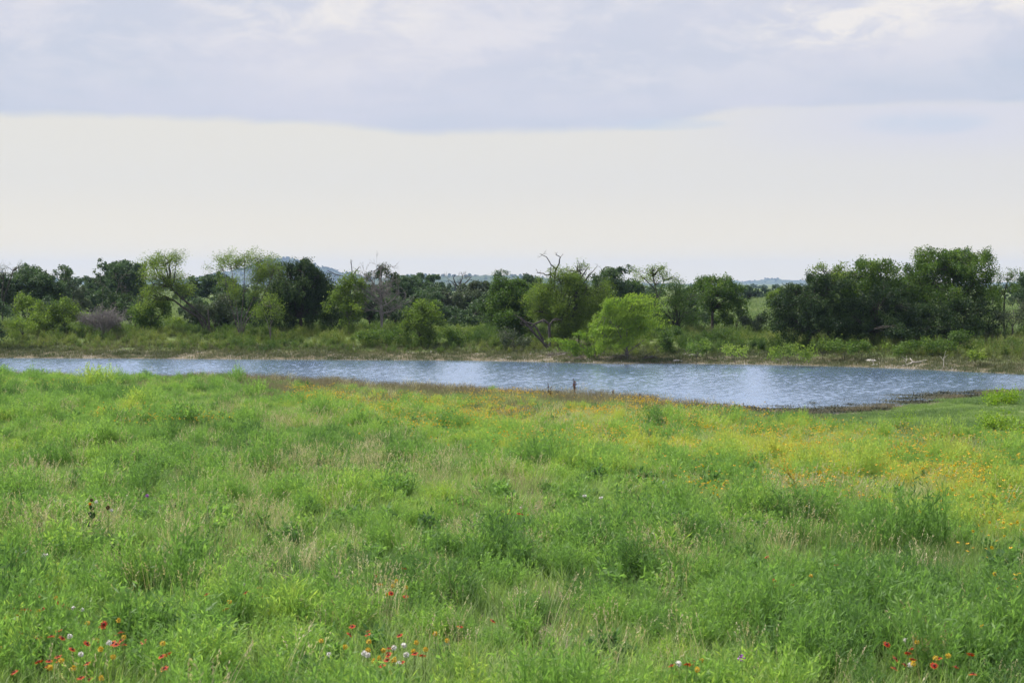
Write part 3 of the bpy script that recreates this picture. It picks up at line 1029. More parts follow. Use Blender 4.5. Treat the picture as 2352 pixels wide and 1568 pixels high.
    inview = (u > -20) & (u < 2372)
    order = np.argsort(np.where(inview, P[:, 1], 1e6))
    near, rest = order[:290], order[290:]
    scatter('distant_wildflowers', fl, P[rest], rng.uniform(0.85, 1.35, len(rest)), rng.random(len(rest)), rng, 0.15)
    for i in near:
        if u[i] > 2180 and v[i] > 1180 and v[i] < 1300:
            lab, grp = 'orange-yellow flower with dark centre in the dense patch at the meadow edge', 'flowers in the dense orange patch'
        elif v[i] >= 1300:
            lab, grp = 'orange-yellow dark-centred flower standing alone among the near herbs', 'scattered near orange flowers'
        elif u[i] < 1780:
            lab, grp = 'orange-yellow dark-centred flower in the thin drift before the yellow weed', 'flowers in the thin drift'
        else:
            lab, grp = 'orange-yellow dark-centred flower in the broad drift behind the yellow weed', 'flowers in the broad drift'
        o = link('wildflower', fl[int(rng.integers(4))], None, lab, 'flower', grp, loc=P[i], rz=rng.random() * 6.28)
        o.scale = (rng.uniform(0.9, 1.25),) * 3


build_meadow()


def build_far_bank():
    rng = np.random.default_rng(71)
    weeds = [proto_forb(s, 22, 0.95, 0.34, 0.13, 0.034, 'weed', 0.6, 13) for s in (161, 162, 163)] + [proto_forb(164, 26, 0.62, 0.42, 0.12, 0.04, 'weed', 0.4, 12)]
    olive = [proto_sward(s, 90, 0.17, 0.42, 0.018, 'olive', 3) for s in (171, 172)]
    tall = [proto_grass(s, 30, 0.75, 0.22, 0.018, 'weed') for s in (173, 174)]
    n = 60000
    x = rng.uniform(-56, 60, n)
    y = rng.uniform(80, 150, n)
    df, yf = dist_poly(x, y, FARL)
    ok = y > yf
    x, y, df = x[ok], y[ok], df[ok]
    P = np.stack([x, y, height(x, y)], -1)
    u, v = project(P)
    # short olive turf on the worn slope
    k = (df < 6.5) & (df > 0.12) & (rng.random(len(x)) < 0.75) & (vnoise(x, y, 1.0, 81) > 0.16)
    scatter('bank_turf', olive, P[k], rng.uniform(0.7, 1.6, k.sum()), np.clip(0.42 + 0.7 * (vnoise(x[k], y[k], 3, 82) - 0.5) + rng.normal(0, 0.13, k.sum()), 0, 1), rng, 0.15)
    # weeds along the top of the bank
    lim = 3.0 + 2.0 * (vnoise(x, y, 3.0, 83) - 0.5) + 1.0 * sstep(u, 1500, 1700)
    dens = np.where(df < 17, 0.30, 0.08)
    gully = np.exp(-((u - 1320) / 60) ** 2) * (df < 10)
    k = (df > lim) & (df < 26) & (rng.random(len(x)) < dens * (1 - 0.95 * gully))
    t = 0.40 + 0.55 * (vnoise(x, y, 4.5, 84) - 0.5) + 0.35 * (vnoise(x, y, 1.3, 85) - 0.5) + 0.10 + 0.12 * sstep(u, 1550, 1900) + 0.08 * sstep(u, 400, 100) + rng.normal(0, 0.10, len(x))
    sc_ = 0.86 * rng.uniform(0.55, 1.15, len(x)) * (0.75 + 0.5 * vnoise(x, y, 2.5, 86)) * (0.6 + 0.4 * sstep(df, 3, 6.5))
    scatter('bank_weeds', weeds, P[k], sc_[k], np.clip(t[k], 0, 1), rng, 0.12)
    k = (df > lim - 0.4) & (df < 20) & (rng.random(len(x)) < 0.55 * (1 - 0.8 * gully))
    scatter('bank_tall_grass', tall, P[k], (sc_ * 0.95)[k], np.clip(t[k] + 0.2, 0, 1), rng, 0.15)
    rosy = [proto_straw(s, 18, 0.8, 'rosy', 0.22, 0.22) for s in (175, 176)]
    f = bumps(u, v, [(1650, 765, 110, 14, 0.5), (1880, 782, 90, 14, 0.8), (2020, 785, 130, 16, 0.9), (2260, 780, 80, 20, 0.7), (1240, 775, 50, 10, 0.6), (300, 785, 300, 14, 0.2), (2330, 800, 60, 20, .6)])
    k = (df > 3) & (df < 18) & (rng.random(len(x)) < 0.6 * f)
    scatter('bank_dry_grass', rosy, P[k], rng.uniform(0.7, 1.2, k.sum()), np.clip(rng.normal(0.5, 0.16, k.sum()), 0, 1), rng, 0.12)
    # pasture behind
    n = 26000
    y = np.sqrt(rng.uniform(112 ** 2, 330 ** 2, n))
    x = rng.uniform(-1, 1, n) * (0.36 * y + 4)
    df, yf = dist_poly(x, y, FARL)
    ok = df > 14
    x, y = x[ok], y[ok]
    P = np.stack([x, y, height(x, y)], -1)
    pg = [proto_grass(s, 26, 0.34, 0.5, 0.05, 'pasture') for s in (181, 182)]
    t = 0.50 + 0.6 * (vnoise(x, y, 16, 87) - 0.5) + rng.normal(0, 0.1, len(x))
    scatter('pasture_grass', pg, P, rng.uniform(0.8, 1.5, len(x)) * (0.7 + y / 300), np.clip(t, 0, 1), rng, 0.1)


build_far_bank()

# ------------------------------------------------------------------ trees
STY = {   # cluster spread (m), leaves per cluster, leaf length, leaf width, clusters per square metre, elongation, droop
    'mesquite': dict(sp=0.22, n=34, L=0.12, W=0.040, dens=24, el=2.2, droop=-0.25, up=0.35, rnd=0.9, mat='mesquite'),
    'airy': dict(sp=0.17, n=26, L=0.11, W=0.045, dens=13, el=1.6, droop=0.0, up=0.3, rnd=0.9, mat='mesquite'),
    'elm': dict(sp=0.22, n=40, L=0.13, W=0.075, dens=19, el=1.2, droop=0.1, up=0.3, rnd=0.9, mat='midgreen'),
    'oak': dict(sp=0.20, n=40, L=0.14, W=0.085, dens=21, el=1.0, droop=0.2, up=0.4, rnd=0.9, mat='oak'),
    'juniper': dict(sp=0.17, n=46, L=0.15, W=0.050, dens=25, el=1.9, droop=0.5, up=0.9, rnd=0.6, mat='juniper'),
    'willow': dict(sp=0.085, n=34, L=0.17, W=0.038, dens=30, el=6.0, droop=0.5, up=0.75, rnd=0.35, mat='willow'),
    'weed': dict(sp=0.20, n=36, L=0.13, W=0.060, dens=24, el=1.4, droop=0.3, up=0.5, rnd=0.8, mat='midgreen'),
}


def bend(a, b, n, sag, rng, wob=0.05):
    """curved limb from a to b"""
    t = np.linspace(0, 1, n)[:, None]
    d = b - a
    ln = np.linalg.norm(d)
    off = np.array([0, 0, 1.0]) * sag * ln
    p = a + d * t + off * (4 * t * (1 - t))
    p[1:-1] += rng.normal(0, wob * ln, (n - 2, 3)) * 0.5
    return p


def make_tree(name, label, Y, base_u, lobes, style='elm', stems=None, r0=0.10, seed=0, mat=None, dens=1.0, n_mul=1.0, leaf=1.0, cat='tree',
              group=None, part_of=None, bare=0.0, depth=0.9, wood='bark', tone=0.0, lean=None, hollow=0.45, wind=0.12):
    rng = np.random.default_rng(1000 + seed)
    st = STY[style]
    m_ = px2m(Y)
    bx = (base_u - W2) * m_
    base = np.array([bx, Y, gz(bx, Y) - 0.05])
    if part_of is None:
        root = bpy.data.objects.new(name, None)
        COL.objects.link(root)
        root.location = base
        root.empty_display_size = 0.3
        root['label'] = label
        root['category'] = cat
        if group:
            root['group'] = group
    C, R = [], []
    for lb in lobes:
        u, v, ru, rv = lb[:4]
        dy = lb[4] if len(lb) > 4 else rng.uniform(-0.35, 0.35) * ru * m_
        c = pt(u, v, Y + dy)
        ru, rv = ru * 1.10, rv * 1.10
        C.append(c)
        R.append((ru * m_, max(ru, rv * 0.7) * m_ * depth, rv * m_))
    C, R = np.array(C), np.array(R)
    area = R[:, 0] * R[:, 2] * math.pi
    cr, tr = MB(), MB()
    # ---- limbs
    tips = []
    if stems is None:
        stems = [None]
    fork = []
    for sgm in stems:
        if sgm is None:
            top = C[np.argmax(area)] * np.array([1, 1, 1])
            top = np.array([base[0] * 0.6 + top[0] * 0.4, base[1] * 0.6 + top[1] * 0.4, base[2] + 0.45 * (top[2] - base[2])])
            p = bend(base, top, 6, 0.0, rng, 0.06)
        else:
            p = np.vstack([base] + [pt(q[0], q[1], Y + (q[2] if len(q) > 2 else rng.uniform(-0.3, 0.3))) for q in sgm])
            if len(p) < 4:
                p = np.vstack([p[:1], (p[:1] + p[1:2]) / 2 + rng.normal(0, 0.04, (1, 3)), p[1:]])
        h = np.linspace(0, 1, len(p))
        tr.tube(p, r0 * (1.15 - 0.62 * h) * (1.0 if len(stems) == 1 else 0.7), 7, rng.uniform(0.35, 0.6))
        fork.append(p)
    limb_pts = [q for p in fork for q in p[len(p) // 2:]]
    limb_lists = []
    for c, r in zip(C, R):
        lp = np.array(limb_pts)
        a = lp[np.argmin(np.linalg.norm(lp - c, axis=1) + 0.3 * np.abs(lp[:, 2] - (c[2] - r[2])))]
        ends = [c + np.array([0, 0, r[2] * 0.3])] + [c + unit(rng.normal(0, 1, 3) * [1, 1, 0.6] + [0, 0, 0.4]) * r * 0.75 for _ in range(3)]
        loc = []
        for e in ends:
            p = bend(a, e, 6, rng.uniform(-0.04, 0.10), rng, 0.07)
            tr.tube(p, np.linspace(r0 * 0.42, r0 * 0.10, 6), 5, rng.uniform(0.3, 0.6))
            loc.append(p[1:])
        limb_lists.append(np.concatenate(loc))
    # ---- foliage
    for k, (c, r) in enumerate(zip(C, R)):
        ncl = max(5, int(area[k] * st['dens'] * dens))
        # boughs: smaller clumps thrown out through the lobe, foliage gathers round each of them
        nsub = int(np.clip(area[k] * 3.2, 4, 18))
        sd = rdir(rng, nsub)
        low = sd[:, 2] < -0.45
        sd[low, 2] *= np.where(rng.random(low.sum()) < (0.1 if style in ('juniper', 'weed') else 0.5), -0.6, 1.0)
        sd = unit(sd)
        sr = (hollow + (0.98 - hollow) * rng.random(nsub) ** 0.7) * (1 + rng.normal(0, 0.17, nsub))
        sc0 = c + sd * r * sr[:, None]
        srad = rng.uniform(0.20, 0.50, nsub)
        wgt = srad ** 2 / (srad ** 2).sum()
        which = rng.choice(nsub, ncl, p=wgt)
        dd_ = unit(rdir(rng, ncl) + sd[which] * 0.45 + np.array([0, 0, 0.25]))
        cp = sc0[which] + dd_ * r * (srad[which] * (0.35 + 0.70 * rng.random(ncl) ** 0.6))[:, None]
        d = unit(0.6 * dd_ + 0.6 * sd[which])
        sub_tone = rng.normal(0, 0.10, nsub)[which]
        gr = base[2] + 0.05
        cp[:, 2] = np.where(cp[:, 2] < gr, gr + rng.random(ncl) * 0.3, cp[:, 2])
        ax = unit(d * (1 - st['up']) + np.array([0, 0, st['up']]) + rng.normal(0, 0.25, (ncl, 3)) + np.array([wind, 0, 0]))
        tone_c = np.clip(rng.normal(0.48 + tone, 0.17, ncl) + sub_tone, 0, 1)
        wild = rng.random(ncl) < 0.10                        # stray shoots beyond the outline
        cp[wild] += d[wild] * r * rng.uniform(0.12, 0.38, (wild.sum(), 1))
        # twigs
        ll = limb_lists[k]
        tw = rng.random(ncl) < (0.30 + bare)
        for i in np.nonzero(tw)[0]:
            dd = np.linalg.norm(ll - cp[i], axis=1)
            a = ll[np.argmin(dd)]
            tr.tube(bend(a, cp[i] + ax[i] * st['sp'], 4, 0.05, rng, 0.06), np.linspace(r0 * 0.10 + 0.006, 0.006, 4), 3, rng.uniform(0.3, 0.7), cap=False)
        n = max(4, int(st['n'] * n_mul))
        sz = rng.uniform(0.7, 1.3, ncl)
        lx = rng.normal(0, 1, (ncl, n))
        t = rng.uniform(-1, 1, (ncl, n)) * st['el']
        e1 = unit(np.cross(ax, rdir(rng, ncl)))
        e2 = np.cross(ax, e1)
        sp = st['sp'] * sz[:, None]
        Lp = cp[:, None, :] + ax[:, None, :] * (t * sp)[..., None] + e1[:, None, :] * (lx * sp * 0.75)[..., None] + e2[:, None, :] * (rng.normal(0, 0.75, (ncl, n)) * sp)[..., None]
        # outer ends sag or blow over
        Lp[..., 2] -= (np.maximum(t, 0) ** 2) * sp * 0.10 * (1 if style in ('willow', 'mesquite') else 0)
        Lp[..., 0] += (np.maximum(t, 0) ** 2) * sp * wind * (0.9 if style == 'willow' else 0.2)
        la = unit(ax[:, None, :] * (1 - st['rnd']) + rng.normal(0, 1, (ncl, n, 3)) * st['rnd'] * 0.75 + np.array([0, 0, st['droop'] * 0.4]))
        la = la.reshape(-1, 3)
        nn = unit(np.cross(la, unit(rng.normal(0, 1, (len(la), 3)) * 0.8 + np.repeat(d, n, 0) * 0.4)))
        Ls = st['L'] * leaf * rng.uniform(0.65, 1.3, len(la))
        sh = np.clip(np.repeat(tone_c, n) + rng.normal(0, 0.12, len(la)), 0, 1)
        keepm = rng.random(len(la)) < 1.0 - bare
        cr.leaves((Lp.reshape(-1, 3))[keepm], la[keepm], nn[keepm], Ls[keepm], (st['W'] / st['L'] * Ls * rng.uniform(0.8, 1.2, len(la)))[keepm], sh[keepm])
    for mb, pn, mm in ((tr, 'trunk', M[wood]), (cr, 'crown', M[mat or st['mat']])):
        me = mb.mesh(pn, [mm], smooth=(pn == 'trunk'))
        co = np.empty(len(me.vertices) * 3, np.float32)
        me.vertices.foreach_get('co', co)
        org = np.array(part_of.location if part_of else base, np.float32)
        me.vertices.foreach_set('co', (co.reshape(-1, 3) - org).ravel())
        if part_of is None:
            link(pn, me, root)
        else:
            link('twigs' if pn == 'trunk' else name, me, part_of, label if pn == 'crown' else None)
    return part_of or root


def grow(mb, rng, p, d, ln, r, depth, spread=0.6, up=0.15, kids=3, curl=0.35, shade=0.5):
    n = 5
    pts = [p]
    dd = d
    for _ in range(n):
        dd = unit(dd + rng.normal(0, curl * 0.4, 3) + np.array([0, 0, up * 0.2]))
        pts.append(pts[-1] + dd * ln / n)
    pts = np.array(pts)
    mb.tube(pts, np.maximum(np.linspace(r, r * 0.55 if depth else r * 0.25, n + 1), 0.008), 5 if r > 0.02 else 3, shade)
    if depth == 0:
        return
    for k in range(kids):
        i = n if k == 0 else int(rng.integers(2, n + 1))
        nd = unit(dd + rng.normal(0, spread, 3) + np.array([0, 0, up]))
        grow(mb, rng, pts[i], nd, ln * rng.uniform(0.55, 0.85), r * rng.uniform(0.42, 0.6), depth - 1, spread, up, kids, curl, shade)


def dead_tree(name, label, Y, base_u, stems, seed=0, mat='deadwood', depth=3, r0=0.07, kids=3, spread=0.6, ln=0.9, cat='dead tree', up=0.15, base_v=None, part_of=None):
    """leafless wood: main stems traced as polylines, side branches grown from them"""
    rng = np.random.default_rng(5000 + seed)
    m_ = px2m(Y)
    bx = (base_u - W2) * m_
    base = np.array([bx, Y, gz(bx, Y) - 0.05])
    mb = MB()
    for sgm in stems:
        P = np.array([pt(q[0], q[1], Y + (q[2] if len(q) > 2 else 0)) for q in sgm])
        if base_v is None:
            P = np.vstack([base, P])
        h = np.linspace(0, 1, len(P))
        # refine
        tt = np.linspace(0, 1, len(P) * 3)
        Q = np.stack([np.interp(tt, h, P[:, j]) for j in range(3)], -1)
        Q[1:-1] += rng.normal(0, 0.02, (len(Q) - 2, 3))
        rr = r0 * (1.1 - 0.85 * tt)
        mb.tube(Q, rr, 6, rng.uniform(0.4, 0.6))
        for k in range(kids):
            i = int(rng.integers(len(Q) // 3, len(Q)))
            d0 = unit(Q[min(i + 1, len(Q) - 1)] - Q[i - 1] + rng.normal(0, spread, 3))
            grow(mb, rng, Q[i], d0, ln * rng.uniform(0.5, 1.0), rr[i] * 0.55, depth - 1, spread, up, 3)
    me = mb.mesh('wood', [M[mat]], smooth=True)
    co = np.empty(len(me.vertices) * 3, np.float32)
    me.vertices.foreach_get('co', co)
    org = np.array(part_of.location if part_of else base, np.float32)
    me.vertices.foreach_set('co', (co.reshape(-1, 3) - org).ravel())
    if part_of is not None:
        return link(name, me, part_of, label)
    return link(name, me, None, label, cat, loc=base)


def trees():
    T = make_tree
    # ---------------- far left
    T('live_oak', 'broad dark live oak with rounded crown at the edge of the left tree line', 138, 70, [(20, 668, 60, 40), (80, 656, 50, 34), (118, 672, 34, 30), (55, 690, 70, 28)], 'oak', seed=1, leaf=1.25)
    T('dead_topped_tree', 'sparse tree with thin twiggy top poking above the live oak', 134, 5, [(5, 622, 22, 14), (30, 616, 14, 10), (-15, 636, 26, 16), (48, 612, 8, 7)], 'airy', [[(4, 680), (8, 640)], [(10, 680), (30, 622)]], seed=2, mat='oak', dens=0.55, bare=0.35)
    T('bush', 'dark bush cut by the edge of the picture beside the pale field', 112, -4, [(-6, 730, 22, 32), (-2, 765, 18, 16)], 'elm', seed=3, mat='oak', cat='bush')
    T('sapling', 'small pale green sapling between the live oak and the pale green bushes', 122, 62, [(62, 705, 20, 22), (40, 715, 12, 14), (72, 694, 10, 10)], 'elm', seed=4, mat='mesquite', r0=0.04)
    T('bush', 'round pale green bush left of the dead brownish-grey brush', 117, 100, [(100, 722, 26, 26), (88, 740, 20, 16), (112, 742, 26, 18)], 'elm', seed=5, mat='mesquite', r0=0.05, cat='bush')
    T('bush', 'taller pale green bush touching the dead brownish-grey brush', 117.5, 148, [(148, 722, 30, 30), (170, 735, 24, 24), (135, 745, 26, 16)], 'elm', seed=6, mat='mesquite', r0=0.05, cat='bush', tone=-0.08)
    T('bush', 'low light green bush in front of the pale field', 114, 52, [(52, 750, 24, 12), (38, 742, 12, 10)], 'weed', seed=7, mat='mesquite', r0=0.04, cat='bush')
    T('vine_covered_tree', 'narrow tree smothered in pale vines behind the green bushes', 152, 166, [(163, 655, 15, 20), (168, 680, 20, 22), (182, 700, 22, 14)], 'oak', seed=8, mat='greygreen', leaf=1.2)
    T('live_oak', 'big domed live oak standing highest on the left skyline', 172, 278, [(276, 640, 46, 30), (255, 652, 34, 28), (304, 650, 28, 34), (280, 622, 36, 18), (300, 680, 26, 26)], 'oak', seed=9, leaf=1.5, dens=0.8, hollow=0.55)
    T('oak', 'low dark oak seen between the live oak and the domed oak', 215, 195, [(195, 650, 26, 14), (220, 662, 30, 16), (150, 652, 20, 12)], 'oak', seed=10, leaf=1.8, dens=0.55)
    T('cedar', 'small dark cedar behind the dead brownish-grey brush', 128, 275, [(275, 705, 34, 22), (262, 690, 18, 14), (292, 696, 18, 14)], 'juniper', seed=11, r0=0.07)
    T('bush', 'green bush sprawling between the brush and the leaning mesquite', 119, 350, [(340, 722, 34, 30), (372, 725, 26, 28), (320, 740, 22, 18), (355, 700, 22, 16)], 'elm', seed=12, r0=0.06, cat='bush')
    T('oak', 'dull green oak filling the gap above the dead brush', 160, 215, [(205, 692, 40, 22), (240, 686, 26, 18), (175, 705, 30, 16)], 'oak', seed=13, leaf=1.4, dens=0.8)
    dead_tree('dead_snag', 'grey dead snag with forked tips before the domed oak', 140, 262, [[(262, 690), (270, 665), (274, 640)], [(264, 690), (252, 668), (236, 650)], [(262, 690), (282, 672), (276, 655)]], 1, r0=0.05, ln=0.9)
    # dead brownish-grey brush
    rng = np.random.default_rng(31)
    st = []
    for k in range(60):
        a = rng.uniform(-1, 1)
        st.append([(240 + a * 20, 750, rng.uniform(-.6, .6)), (240 + a * 38, 740 - 10 * rng.random(), rng.uniform(-1, 1)), (238 + a * 54, 720 + 16 * a * a + rng.uniform(-6, 8), rng.uniform(-1.2, 1.2))])
    dead_tree('dead_brush', 'spreading dead brownish-grey brush without leaves', 116, 238, st, 2, r0=0.030, depth=3, kids=5, spread=0.5, ln=0.5, cat='dead bush', mat='greytwig')
    # ---------------- leaning mesquite and its neighbours
    T('leaning_mesquite', 'mesquite with dark trunk leaning far to one side and feathery light crown', 118, 479, [(372, 612, 40, 30), (358, 650, 34, 30), (395, 655, 34, 28), (425, 676, 24, 20), (345, 685, 28, 28), (390, 600, 22, 18), (350, 612, 16, 14)], 'mesquite',
      [[(470, 735), (445, 708), (418, 685), (392, 660)], [(480, 740), (478, 712)], [(455, 728), (420, 706), (400, 690)]], r0=0.16, seed=14, tone=0.06)
    T('oak', 'dark oak beyond the leaning mesquite trunk', 190, 490, [(470, 655, 26, 20), (500, 652, 28, 24), (440, 662, 22, 18), (520, 668, 30, 24)], 'oak', seed=15, leaf=1.6, dens=0.7)
    T('bush', 'dull green bush at the foot of the leaning mesquite', 119, 490, [(470, 715, 26, 22), (498, 728, 24, 24), (520, 705, 20, 24)], 'elm', seed=16, r0=0.05, mat='greygreen', cat='bush')
    T('bush', 'pale bush in the gap under the leaning crown', 130, 402, [(404, 740, 22, 16)], 'elm', seed=17, r0=0.04, mat='mesquite', cat='bush')
    T('multi_stem_mesquite', 'tall mesquite with many pale fanned stems and airy yellow-green top', 116, 552, [(522, 600, 32, 18), (500, 614, 18, 11), (556, 590, 20, 13), (596, 592, 22, 16), (618, 602, 20, 18), (592, 622, 30, 24), (542, 618, 28, 16), (612, 636, 32, 24), (632, 616, 14, 16), (578, 652, 30, 22), (528, 650, 22, 16), (606, 668, 26, 18), (550, 680, 22, 20)], 'mesquite',
      [[(540, 735), (527, 690), (514, 622)], [(547, 735), (540, 680), (532, 618)], [(560, 735), (580, 690), (600, 622)], [(566, 738), (592, 702), (624, 640)], [(554, 735), (560, 670), (562, 605)]], r0=0.062, seed=18, wood='deadwood', tone=0.06, dens=0.85)
    T('juniper', 'large black-green juniper with ragged top beside the fanned mesquite', 120, 690, [(690, 680, 66, 50), (665, 645, 44, 34), (705, 628, 30, 24), (735, 690, 32, 42), (640, 690, 36, 46), (680, 722, 80, 28), (665, 618, 10, 12), (700, 612, 10, 12), (722, 640, 16, 20)], 'juniper', seed=19, r0=0.2, dens=1.6)
    T('sapling', 'young mesquite with bare forked stems in front of the black-green juniper', 113, 622, [(612, 700, 20, 16), (628, 712, 26, 16), (640, 728, 16, 12), (600, 722, 16, 10), (612, 686, 10, 8)], 'mesquite', [[(616, 745), (606, 718)], [(622, 745), (634, 720)], [(622, 748), (622, 705)]], r0=0.05, seed=20, wood='deadwood', dens=0.8)
    T('mesquite', 'rounded mid-green mesquite right beside the black-green juniper', 117, 802, [(795, 672, 34, 26), (780, 690, 22, 26), (818, 690, 22, 24), (790, 715, 34, 24), (822, 655, 12, 10)], 'elm', [[(800, 735), (792, 705)], [(802, 735), (812, 705)]], r0=0.06, seed=21, mat='mesquite', tone=-0.15, wood='deadwood')
    dead_tree('dead_snag', 'bare dead tree with upright forks against the blue hill', 148, 802, [[(800, 680), (796, 650), (788, 634), (770, 630), (753, 621)], [(804, 680), (806, 645), (808, 620), (806, 596)], [(806, 650), (815, 625), (826, 613)], [(800, 660), (786, 645), (778, 650)]], 3, mat='charwood', r0=0.10, ln=0.6, kids=2, depth=2)
    st = [[(876, 700), (872, 660), (876, 610)], [(874, 700), (850, 685), (822, 672)], [(874, 690), (845, 668), (825, 645)], [(876, 690), (895, 660), (905, 630)], [(876, 705), (902, 690), (915, 672)], [(874, 715), (845, 712), (812, 708)], [(876, 680), (858, 650), (845, 632)], [(878, 720), (900, 715), (920, 700)]]
    dj = dead_tree('dead_juniper', 'grey leafless juniper with a few green tufts left at its tip', 117.5, 878, st, 4, mat='greytwig', r0=0.075, ln=0.9, kids=12, depth=3, spread=0.7)
    T('green_tufts', 'last green tufts on the tip of the grey leafless juniper', 118.5, 880, [(872, 617, 8, 6), (884, 612, 7, 5), (862, 628, 14, 7), (895, 628, 10, 10), (842, 632, 10, 6), (912, 640, 10, 8)], 'juniper', [[(876, 690), (876, 615)]], r0=0.04, seed=23, tone=0.1, part_of=dj)
    # ---------------- middle background
    T('oak', 'dark oak crown on the skyline next to the grey juniper', 165, 930, [(925, 655, 34, 20), (960, 668, 36, 22), (900, 675, 30, 24), (930, 695, 50, 26)], 'oak', seed=24, leaf=1.4, dens=0.8)
    T('oak', 'pair of small oak heads showing against the far ridge', 225, 976, [(962, 642, 14, 16), (990, 646, 13, 14), (978, 662, 34, 14)], 'oak', seed=25, leaf=1.8, dens=0.7)
    dead_tree('dead_snag', 'dark dead tree with curling bare limbs above the middle oaks', 150, 1050, [[(1052, 690), (1055, 655), (1062, 640), (1060, 625)], [(1050, 680), (1045, 655), (1035, 645)], [(1055, 660), (1075, 645), (1083, 635)], [(1056, 665), (1040, 640), (1045, 632)]], 5, mat='charwood', r0=0.09, ln=0.7, kids=3, depth=3)
    T('oak', 'wide grey-green oak below the curling dead limbs', 148, 1050, [(1050, 690, 50, 28), (1015, 700, 34, 28), (1090, 680, 34, 24), (1060, 715, 60, 22), (1100, 662, 20, 16)], 'oak', seed=26, mat='greygreen', leaf=1.3, tone=-0.2)
    T('oak', 'small oak with open round head above the middle trees', 172, 1156, [(1155, 640, 20, 15), (1148, 655, 16, 12), (1170, 652, 12, 10)], 'airy', seed=27, mat='oak', leaf=1.5, dens=1.3, r0=0.12)
    T('oak', 'dark oak low on the skyline just left of the dead-armed tree', 170, 1205, [(1205, 655, 30, 14), (1225, 665, 26, 18), (1180, 668, 26, 16)], 'oak', seed=28, leaf=1.5, dens=0.9)
    T('oak', 'shaded blue-green oak behind the front bank bush', 138, 985, [(985, 705, 44, 28), (955, 722, 36, 24), (1020, 728, 36, 20)], 'oak', seed=29, leaf=1.2)
    T('oak', 'shaded blue-green oak in the hollow before the dark round tree', 132, 1085, [(1085, 722, 38, 24), (1055, 730, 30, 18), (1110, 735, 26, 16)], 'oak', seed=30, leaf=1.2)
    T('bank_bush', 'leafy tree-like bush growing on the bank down to the shore', 109.5, 968, [(965, 712, 40, 18), (945, 722, 24, 14), (985, 725, 28, 20), (965, 745, 34, 24), (970, 778, 26, 22), (1005, 735, 24, 12)], 'elm', seed=31, r0=0.06, mat='mesquite', tone=-0.16, cat='bush')
    T('bank_bush', 'low brown-green bush on the bank left of the leafy bank bush', 110, 880, [(880, 778, 40, 16), (850, 772, 24, 12)], 'weed', seed=32, r0=0.03, cat='bush', tone=-0.05)
    T('bank_bush', 'low green bush right of the leafy bank bush', 110.5, 1030, [(1035, 775, 34, 16), (1065, 770, 24, 14)], 'weed', seed=33, r0=0.03, cat='bush', tone=0.1)
    T('dark_tree', 'dense dark round tree with yellow-green rim above the bare fallen limb', 113, 1185, [(1185, 690, 48, 34), (1160, 700, 36, 38), (1215, 705, 40, 42), (1175, 668, 30, 22), (1140, 715, 24, 24), (1185, 730, 56, 22)], 'elm', seed=34, r0=0.14, tone=-0.16, dens=1.8)
    # main mesquite with dead arms
    big = T('dead_armed_mesquite', 'big mesquite with bare dead arms reaching above its green crown', 109, 1300, [(1290, 665, 44, 30), (1260, 690, 38, 34), (1325, 672, 40, 34), (1365, 680, 36, 34), (1300, 710, 56, 40), (1245, 672, 24, 20), (1345, 720, 40, 36), (1315, 648, 20, 12), (1285, 745, 40, 24), (1330, 755, 40, 20), (1250, 720, 30, 26)], 'mesquite', [[(1298, 730), (1290, 690)], [(1305, 730), (1330, 690)], [(1300, 735), (1310, 660)]], r0=0.16, seed=35, tone=-0.08, dens=1.75)
    dead_tree('dead_arm', 'dead bare arm curling up out of the big mesquite crown', 108.6, 1300, [[(1290, 700), (1272, 660), (1276, 620), (1265, 605), (1252, 588), (1240, 583)], [(1276, 622), (1284, 605), (1286, 590), (1276, 584)], [(1274, 625), (1262, 632), (1246, 627), (1233, 626)], [(1266, 650), (1264, 630), (1266, 610)]], 6, mat='charwood', r0=0.062, ln=0.35, kids=2, depth=2, base_v=1, part_of=big)
    dead_tree('dead_arm', 'dead bare arm with splayed tips on the far side of the big mesquite', 108.8, 1320, [[(1320, 690), (1330, 650), (1334, 625), (1328, 600)], [(1334, 640), (1345, 622), (1352, 612)], [(1332, 660), (1355, 630), (1372, 611)], [(1334, 630), (1326, 615)]], 7, mat='charwood', r0=0.055, ln=0.3, kids=2, depth=2, base_v=1, part_of=big)
    T('leaf_spray', 'thin light spray of leaves round the splayed dead arm', 109.5, 1330, [(1325, 612, 18, 10), (1345, 620, 16, 12), (1305, 622, 14, 8), (1290, 632, 18, 8)], 'airy', [[(1322, 690), (1328, 625)]], r0=0.05, seed=36, dens=0.9, part_of=big)
    T('live_oak', 'dark domed oak half hidden behind the dead-armed mesquite', 150, 1415, [(1415, 655, 44, 28), (1395, 650, 30, 24), (1445, 668, 22, 24), (1420, 685, 40, 24)], 'oak', seed=37, leaf=1.3)
    dead_tree('fallen_limb', 'gnarled dark dead limb lying low before the dark round tree', 107, 1262, [[(1262, 745), (1250, 735), (1225, 745), (1205, 738), (1193, 730), (1181, 722)], [(1262, 745), (1275, 732), (1290, 735)], [(1228, 745), (1220, 752), (1195, 742)], [(1205, 738), (1197, 732), (1196, 728)]], 8, mat='charwood', r0=0.085, ln=0.4, kids=2, depth=2, cat='fallen branch')
